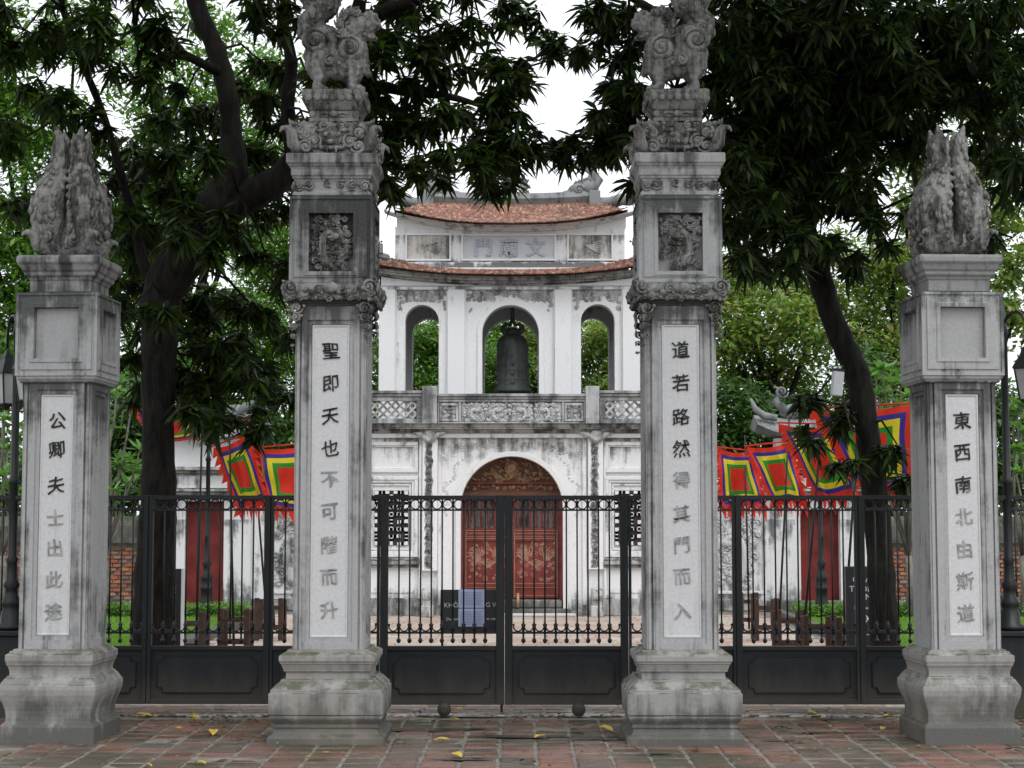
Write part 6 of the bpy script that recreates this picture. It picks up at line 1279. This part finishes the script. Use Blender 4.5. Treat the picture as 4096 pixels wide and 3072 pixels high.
# ---------------------------------------------------------------- lawn, hedge
def grass(name, x0, x1, y0, y1, n, label):
    C = np.stack([rs.uniform(x0, x1, n), rs.uniform(y0, y1, n), np.full(n, .03)], 1); d = unit(n, rs)*.45+np.array([0, 0, 1.]); 
    tag(put(name, leaf_mesh(name, C, d, unit(n, rs)+np.array([0, 1., 0]), rs.uniform(.04, .09, n), rs.uniform(.008, .014, n), M['grass'], .2, False)), label, 'grass', kind='stuff')
grass('grass', -9, -4.68, 20, 29.2, 60000, 'bright green lawn grass behind the left gate leaves'); grass('grass', 4.68, 9, 20, 29.2, 60000, 'bright green lawn grass behind the right gate leaves')
for s_ in (-1, 1):
    a, b = sorted((s_*4.75, s_*9.6)); n = 3600; C = np.stack([rs.uniform(a, b, n), rs.uniform(29.4, 30.1, n), .03+rs.uniform(.02, .24, n)], 1); g = sprays(C, rs, 6, .045, .03, .04)
    at = np.array([(a+b)/2, 29.7, 0]); o = put('hedge', leaf_mesh('hedge', g[0]-at, *g[1:], M['hedge'], .1, False), None, tuple(at)); tag(o, 'low clipped green hedge in front of the %s brick wall' % ('left' if s_ < 0 else 'right'), 'hedge', 'low hedges')
# ---------------------------------------------------------------- flags and their stands
def flag(label, q, Y, pole_px, pole_top_px, seed, dy=.35, sides='LRB'):
    r2 = random.Random(seed); TL, TR, BR, BL_ = [P(a, b, Y) for a, b in q]; base = G(pole_px[1], 2060+CAM_H*F_PX/Y); rt = root('flag', (base.x, Y, 0), label, 'flag', 'five coloured festival flags')
    br_ = [0, .08, .145, .225, .295]; cuts = br_+[.5]+[1-x for x in br_[::-1]]; g = []
    for a, b in zip(cuts, cuts[1:]): g += [a, (a+b)/2]
    g.append(1.0); n = len(g)
    ph = r2.uniform(0, 6)
    def S(u, v):
        p = TL.lerp(TR, u).lerp(BL_.lerp(BR, u), v); w_ = (.35+.65*v)
        p = p+Vector((0, dy*(.30*math.sin(u*9+ph+v*2.0)*w_+.20*math.sin(u*19+v*5+ph)*w_+.10*math.sin(v*11+u*4))+.10*v, .03*math.sin(u*7+ph)*v)); p.z -= .05*math.sin(PI*u)*(1-v); return p
    mb = MB(); vs = [S(u, v) for v in g for u in g]; mb.add(vs, []); mb.v = [tuple(p) for p in vs]
    for j in range(n-1):
        for i in range(n-1):
            um, vm = (g[i]+g[i+1])/2, (g[j]+g[j+1])/2; e = min(um, 1-um, vm, 1-vm); k = sum(e > x for x in br_[1:]); mb.f.append((j*n+i, j*n+i+1, (j+1)*n+i+1, (j+1)*n+i)); mb.m.append([0, 1, 2, 3, 0][k])
    part('cloth', mb, [M['f_red'], M['f_blue'], M['f_yellow'], M['f_green']], rt, sm=True)
    mb = MB(); wd = (TR-TL).length; m_ = 8
    def tooth(a, b, out, l): mid = a.lerp(b, .85); c = mid+out*l+Vector((r2.uniform(-.02, .02), r2.uniform(-.05, .05), -.03)); mb.add([a, b, c, a.lerp(c, .5)+Vector((0, .006, 0))], [(0, 1, 2)])
    if 'B' in sides:
        for k in range(m_): tooth(S(k/m_, 1), S((k+1)/m_, 1), Vector((0, 0, -1)), .13+.05*(k % 2))
    rx = (TR-TL).normalized()
    if 'L' in sides:
        for k in range(m_): tooth(S(0, k/m_), S(0, (k+1)/m_), -rx, .06)
    if 'R' in sides:
        for k in range(m_): tooth(S(1, k/m_), S(1, (k+1)/m_), rx, .06)
    if mb.f: part('fringe', mb, M['f_red'], rt)
    mb = MB(); tp = P(pole_top_px[0], pole_top_px[1], Y-.02); mb.tube([(base.x, Y-.03, .05), (base.x*.5+tp.x*.5, Y-.03, tp.z*.5), (tp.x, Y-.03, tp.z)], [.018, .016, .012], 6); part('pole', mb, M['iron'], rt, sm=True)
    mb = MB(); mb.tube([TL+Vector((-.03, -.02, .01)), TR+Vector((.03, -.02, .01))], .012, 5); part('top_bar', mb, M['f_red'], rt); return rt
flag('square flag just left of the left tall pillar, blue yellow and green borders', [(1020, 1795), (1290, 1768), (1290, 2045), (1062, 2045)], 26.2, (1048, 1110), (1048, 1720), 1, .3)
flag('tilted diamond shaped flag right of the left trunk, partly under drooping leaves', [(856, 1790), (985, 1735), (1062, 1995), (952, 2055)], 22.0, (918, 950), (918, 1700), 2, .3)
flag('folded red flag seen edge on, above the tilted flag on the left', [(984, 1672), (1014, 1666), (1076, 1990), (1036, 1900)], 24.5, (1000, 1085), (1005, 1660), 3, .5, 'B')
flag('red bordered flag mostly hidden behind the left mango trunk', [(520, 1644), (800, 1640), (790, 1770), (590, 1740)], 21.3, (812, 800), (812, 1600), 4, .2, '')
flag('small looking square flag just right of the right tall pillar', [(2872, 1790), (3002, 1806), (3076, 2030), (2884, 2030)], 26.4, (2982, 2985), (2979, 1740), 5, .3)
flag('narrow slanting flag second from the right tall pillar', [(2986, 1788), (3160, 1766), (3236, 2010), (3104, 2020)], 24.6, (3156, 3100), (3158, 1640), 6, .3)
flag('large slanting flag third from the right tall pillar, next to the leaning trunk', [(3116, 1694), (3320, 1700), (3440, 1985), (3266, 1992)], 21.6, (3294, 3190), (3296, 1600), 7, .3)
flag('wide flag behind the leaning mango trunk at the right', [(3245, 1636), (3655, 1616), (3640, 1955), (3440, 1960)], 20.6, (3420, 3350), (3440, 1580), 8, .35, 'LRB')
def stand(px, Y, wpx, label):
    b = G(px, 2060+CAM_H*F_PX/Y); w = wpx*Y/F_PX/2; rt = root('flag_stand', (b.x, Y, 0), label, 'flag stand', 'wooden flag stands')
    for s_ in (-1, 1):
        for t in (0, 1):
            mb = MB(); x = b.x+s_*w; y = Y+t*.34; mb.box(x-.035, x+.035, y-.03, y+.03, 0, .58+.03*((s_+t) % 2)); part('post', mb, M['stand'], rt, bev=.006)
    for t in (0, 1):
        for z in (.16, .44): mb = MB(); mb.box(b.x-w+.036, b.x+w-.036, Y+t*.34-.018, Y+t*.34+.018, z, z+.045); part('crossbar', mb, M['stand'], rt)
for i, (px, Y, wp) in enumerate([(1237, 26.6, 95), (1085, 24.6, 95), (946, 21.8, 105), (765, 21.0, 110)]):
    stand(px, Y, wp, ['small brown wooden stand close to the left tall pillar, farthest back on the left', 'brown wooden flag stand second from the left tall pillar', 'brown wooden flag stand under the tilted diamond flag', 'brown wooden flag stand beside the black sign at the left trunk'][i])
for i, (px, Y, wp) in enumerate([(2985, 26.4, 60), (3055, 24.6, 80), (3150, 21.6, 95), (3265, 20.4, 110), (3370, 20.0, 60)]):
    stand(px, Y, wp, ['small brown wooden stand close to the right tall pillar, farthest back on the right', 'brown wooden flag stand second from the right tall pillar', 'brown wooden flag stand third from the right tall pillar', 'brown wooden flag stand in front of the right lamp post base', 'brown wooden flag stand touching the black information sign'][i])
# lamp posts on the lawn edges
for px, lab, tp in ((837, 'black lamp post with bell shaped foot before the left side gate', 1640), (3274, 'black lamp post with bell shaped foot before the right side gate', 1600)):
    Y = 29.8; b = G(px, 2060+CAM_H*F_PX/Y); zt = Z(tp, Y); rt = root('lamp_post', (b.x, Y, 0), lab, 'street lamp', 'lamp posts on the lawn'); mb = MB()
    mb.lathe([(.17, 0), (.18, .06), (.165, .12), (.13, .22), (.105, .34), (.10, .50), (.12, .53), (.10, .56), (.10, .68), (.115, .72), (.07, .80), (.06, .90), (.09, .95), (.05, 1.02), (.045, 1.4), (.055, 1.43), (.04, 1.46), (.038, zt-.9), (.055, zt-.88), (.03, zt-.8), (.03, zt-.6)], b.x, Y, 16); part('post', mb, M['iron'], rt, sm=True)
    mb = MB(); mb.lathe([(.05, -.02), (.09, .0), (.17, .38), (.19, .40), (.12, .50), (.05, .58), (.02, .66)], b.x, Y, 6, zt-.60); l_ = part('lantern', mb, M['iron'], rt); mb = MB(); mb.lathe([(.095, .02), (.172, .37)], b.x, Y, 6, zt-.60); part('pane', mb, M['bulb'], l_)
# ---------------------------------------------------------------- signs, papers, box on the trunk
Y = 15.75; X0, X1, A, B = X(1763, Y), X(2015, Y), Z(2528, Y), Z(2359, Y); sg = root('notice_sign', ((X0+X1)/2, Y, 0), 'black notice board with white lettering and two taped papers behind the left gate leaf', 'sign')
mb = MB(); mb.box(X0, X1, Y, Y+.03, A, B); part('board', mb, M['sign'], sg, bev=.004)
for x in (X0+.006, X1-.03): mb = MB(); mb.box(x, x+.022, Y+.002, Y+.024, 0, A-.0005); part('leg', mb, M['iron'], sg)
q = Y/F_PX
def words(s, px, py, h, par, Y, mat=None, name='lettering', left=None):
    t = text_mb(s, h*Y/F_PX*1.38, .0008, 0); a = np.array(t.v); wd = a[:, 0].max()-a[:, 0].min(); cx = X(left, Y)+wd/2 if left is not None else X(px, Y); part(name, moved(t, (cx, Y-.003, Z(py, Y))), mat or M['letter'], par)
words('KHÔNG', 0, 2418, 19, sg, Y, left=1779); words('G VẬT', 0, 2418, 19, sg, Y, left=1944); words('Do not b', 0, 2476, 12, sg, Y, left=1787); words('the vestig', 0, 2476, 12, sg, Y, left=1936)
for y0, y1 in ((2357, 2431), (2434, 2506)):
    mb = MB(); n = 8; x0, x1 = X(1835, Y), X(1938, Y); vs = [(x0+(x1-x0)*i/n, Y-.008-.004*math.sin(i*1.3+y0)-(.006 if j else 0), Z(y1, Y)+(Z(y0, Y)-Z(y1, Y))*j) for j in (0, 1) for i in range(n+1)]; mb.add(vs, [(i, i+1, n+2+i, n+1+i) for i in range(n)]); pp = part('paper', mb, M['paper'], sg)
    mb = MB()
    for k in range(9):
        z = Z(y0+13+k*6.2, Y); w_ = .008+.012*((k*37) % 5)/5; mb.add([(x0+.018, Y-.0185, z), (x1-.012-w_, Y-.0185, z), (x1-.012-w_, Y-.0185, z+.0030), (x0+.018, Y-.0185, z+.0030)], [(0, 1, 2, 3)])
    part('print', mb, plain('print_ink', (.20, .24, .42), .8, .1, 0, .1), pp)
Y = 19.4; X0, X1, A, B = X(3378, Y), X(3524, Y), -.02, Z(2266, Y); sg = root('information_sign', ((X0+X1)/2, Y, 0), 'tall black information sign with white lettering and arrow behind the leaning trunk', 'sign')
mb = MB(); mb.box(X0, X1, Y, Y+.12, A, B); part('board', mb, M['sign'], sg, bev=.006)
for s, py, h in (('QUẦY', 2312, 24), ('THÔNG', 2352, 24), ('TIN', 2387, 24), ('Information', 2430, 13), ('ĐỘNG', 2535, 11)): words(s, 3452, py, h, sg, Y)
mb = MB(); c = X(3452, Y); z = Z(2474, Y); k = Y/F_PX; mb.poly([(c-17*k, z-1.6*k), (c+14*k, z-1.6*k), (c+14*k, z+1.6*k), (c-17*k, z+1.6*k)], Y-.004, Y-.001); mb.poly([(c+5*k, z+14*k), (c+17*k, z), (c+5*k, z-14*k), (c+2*k, z-12*k), (c+12*k, z), (c+2*k, z+12*k)], Y-.005, Y-.001); part('arrow', mb, M['letter'], sg)
Y = 19.0; X0, X1, B = X(600, Y), X(729, Y), Z(2276, Y); sg = root('ticket_sign', ((X0+X1)/2, Y, 0), 'tall black ticket sign half hidden behind the left mango trunk', 'sign')
mb = MB(); mb.box(X0, X1, Y, Y+.12, -.02, B); part('board', mb, M['sign'], sg, bev=.006); mb = MB(); mb.box(X1+.001, X1+.018, Y+.002, Y+.118, -.02, B); part('edge', mb, M['plastic'], sg); words('VÉ', 690, 2356, 26, sg, Y)
Y = Yr-.35; cx, cz = X(3356, Y), Z(1535, Y); sg = root('wall_box', (cx, Y, cz-.15), 'white rectangular loudspeaker box tilted on the leaning mango trunk', 'speaker'); mb = MB(); T_ = Matrix.Translation((cx, Y, cz)) @ Matrix.Rotation(.10, 4, 'Y'); mb.T = T_
mb.box(-.055, .055, -.05, .05, -.13, .13); part('case', mb, M['plastic'], sg, bev=.01); mb = MB(); mb.T = T_; mb.box(-.06, .06, -.06, .04, .131, .15); mb.tube([(.03, .05, .14), (.06, .12, .2)], .012, 5); part('lid', mb, M['iron'], sg)
mb = MB(); mb.tube([(cx+.06, Y, cz-.13), (cx+.10, Y+.05, cz-.30), (cx+.16, Y+.05, cz-.52)], .012, 5); part('bracket', mb, M['stand'], sg)
# ---------------------------------------------------------------- fallen leaves
def fallen(n, group, label, mat, seed, size, X_=None):
    r2 = random.Random(seed); protos = []
    for k in range(5):
        rr = np.random.RandomState(seed+k); L_ = 1.0; mb = MB(); pts = []
        for i in range(6):
            t = i/5; wv = math.sin(PI*min(1, t*1.02))**.8*.19; zc_ = .10*math.sin(PI*t)+rr.uniform(-.02, .05); pts.append((t, wv, zc_))
        vs = [(t-.5, s*wv, z+.03*abs(s)*(1+rr.uniform(-.5, 1))) for t, wv, z in pts for s in (-1, 0, 1)]; mb.add(vs, [(3*i+j, 3*i+3+j, 3*i+4+j, 3*i+1+j) for i in range(5) for j in (0, 1)]); protos.append(mesh_of(mb, 'fallen_leaf', mat, sm=True))
    for k in range(n):
        y = r2.uniform(12.1, 15.9) if r2.random() < .45 else r2.gauss(14.7, .7); x = r2.uniform(-.29, .29)*y
        if y < 12.05 or any(abs(x-c) < .52 and 13.4 < y < 14.55 for c in (-3.7, -1.49, 1.38, 3.7)) : continue
        s_ = size*r2.uniform(.55, 1.2); o = put('fallen_leaf', protos[k % 5], None, (x, y, .012), (r2.uniform(-.15, .15), r2.uniform(-.15, .15), r2.uniform(0, 6.28)), (s_, s_*r2.uniform(.7, 1.2), s_)); 
        zones = [(-3.0, 'by the far left pillar'), (-2.0, 'before the left iron leaves'), (-1.1, 'near the left tall pillar'), (-.5, 'left of the gate middle'), (.2, 'before the gate middle'), (.9, 'right of the gate middle'), (1.8, 'near the right tall pillar'), (3.0, 'before the right iron leaves'), (99, 'by the far right pillar')]
        zn = next(t for a, t in zones if x < a); dp = 'close under the gate' if y > 14.9 else 'between gate and pillars' if y > 14 else 'level with the pillar bases' if y > 13.1 else 'on the front bricks'
        tag(o, '%s %s leaf %s, %s' % ('large' if s_ > size*.88 else 'small', label, zn, dp), 'leaf', group)
fallen(46, 'yellow fallen leaves', 'yellow fallen', M['fall_y'], 3, .17)
fallen(60, 'brown fallen leaves', 'brown fallen', M['fall_b'], 9, .14)
n = 1500; C = np.stack([rs.uniform(-4.6, 4.6, n), np.where(rs.uniform(size=n) < .4, rs.normal(15.4, .12, n), 12+4*rs.beta(2.2, 1.3, n)), np.full(n, .014)], 1); d = unit(n, rs)*np.array([1, 1, .1])
tag(put('leaf_litter', leaf_mesh('leaf_litter', C, d, unit(n, rs)*.3+np.array([0, 0, 1.]), rs.uniform(.012, .07, n), rs.uniform(.008, .03, n), leafmat('litter', [(.30, .28, .05), (.10, .07, .03), (.05, .04, .025), (.22, .26, .05), (.40, .2, .04)], .6, .1), 0, False)), 'tiny scattered leaf litter and petals on the pavement', 'leaf litter', kind='stuff')
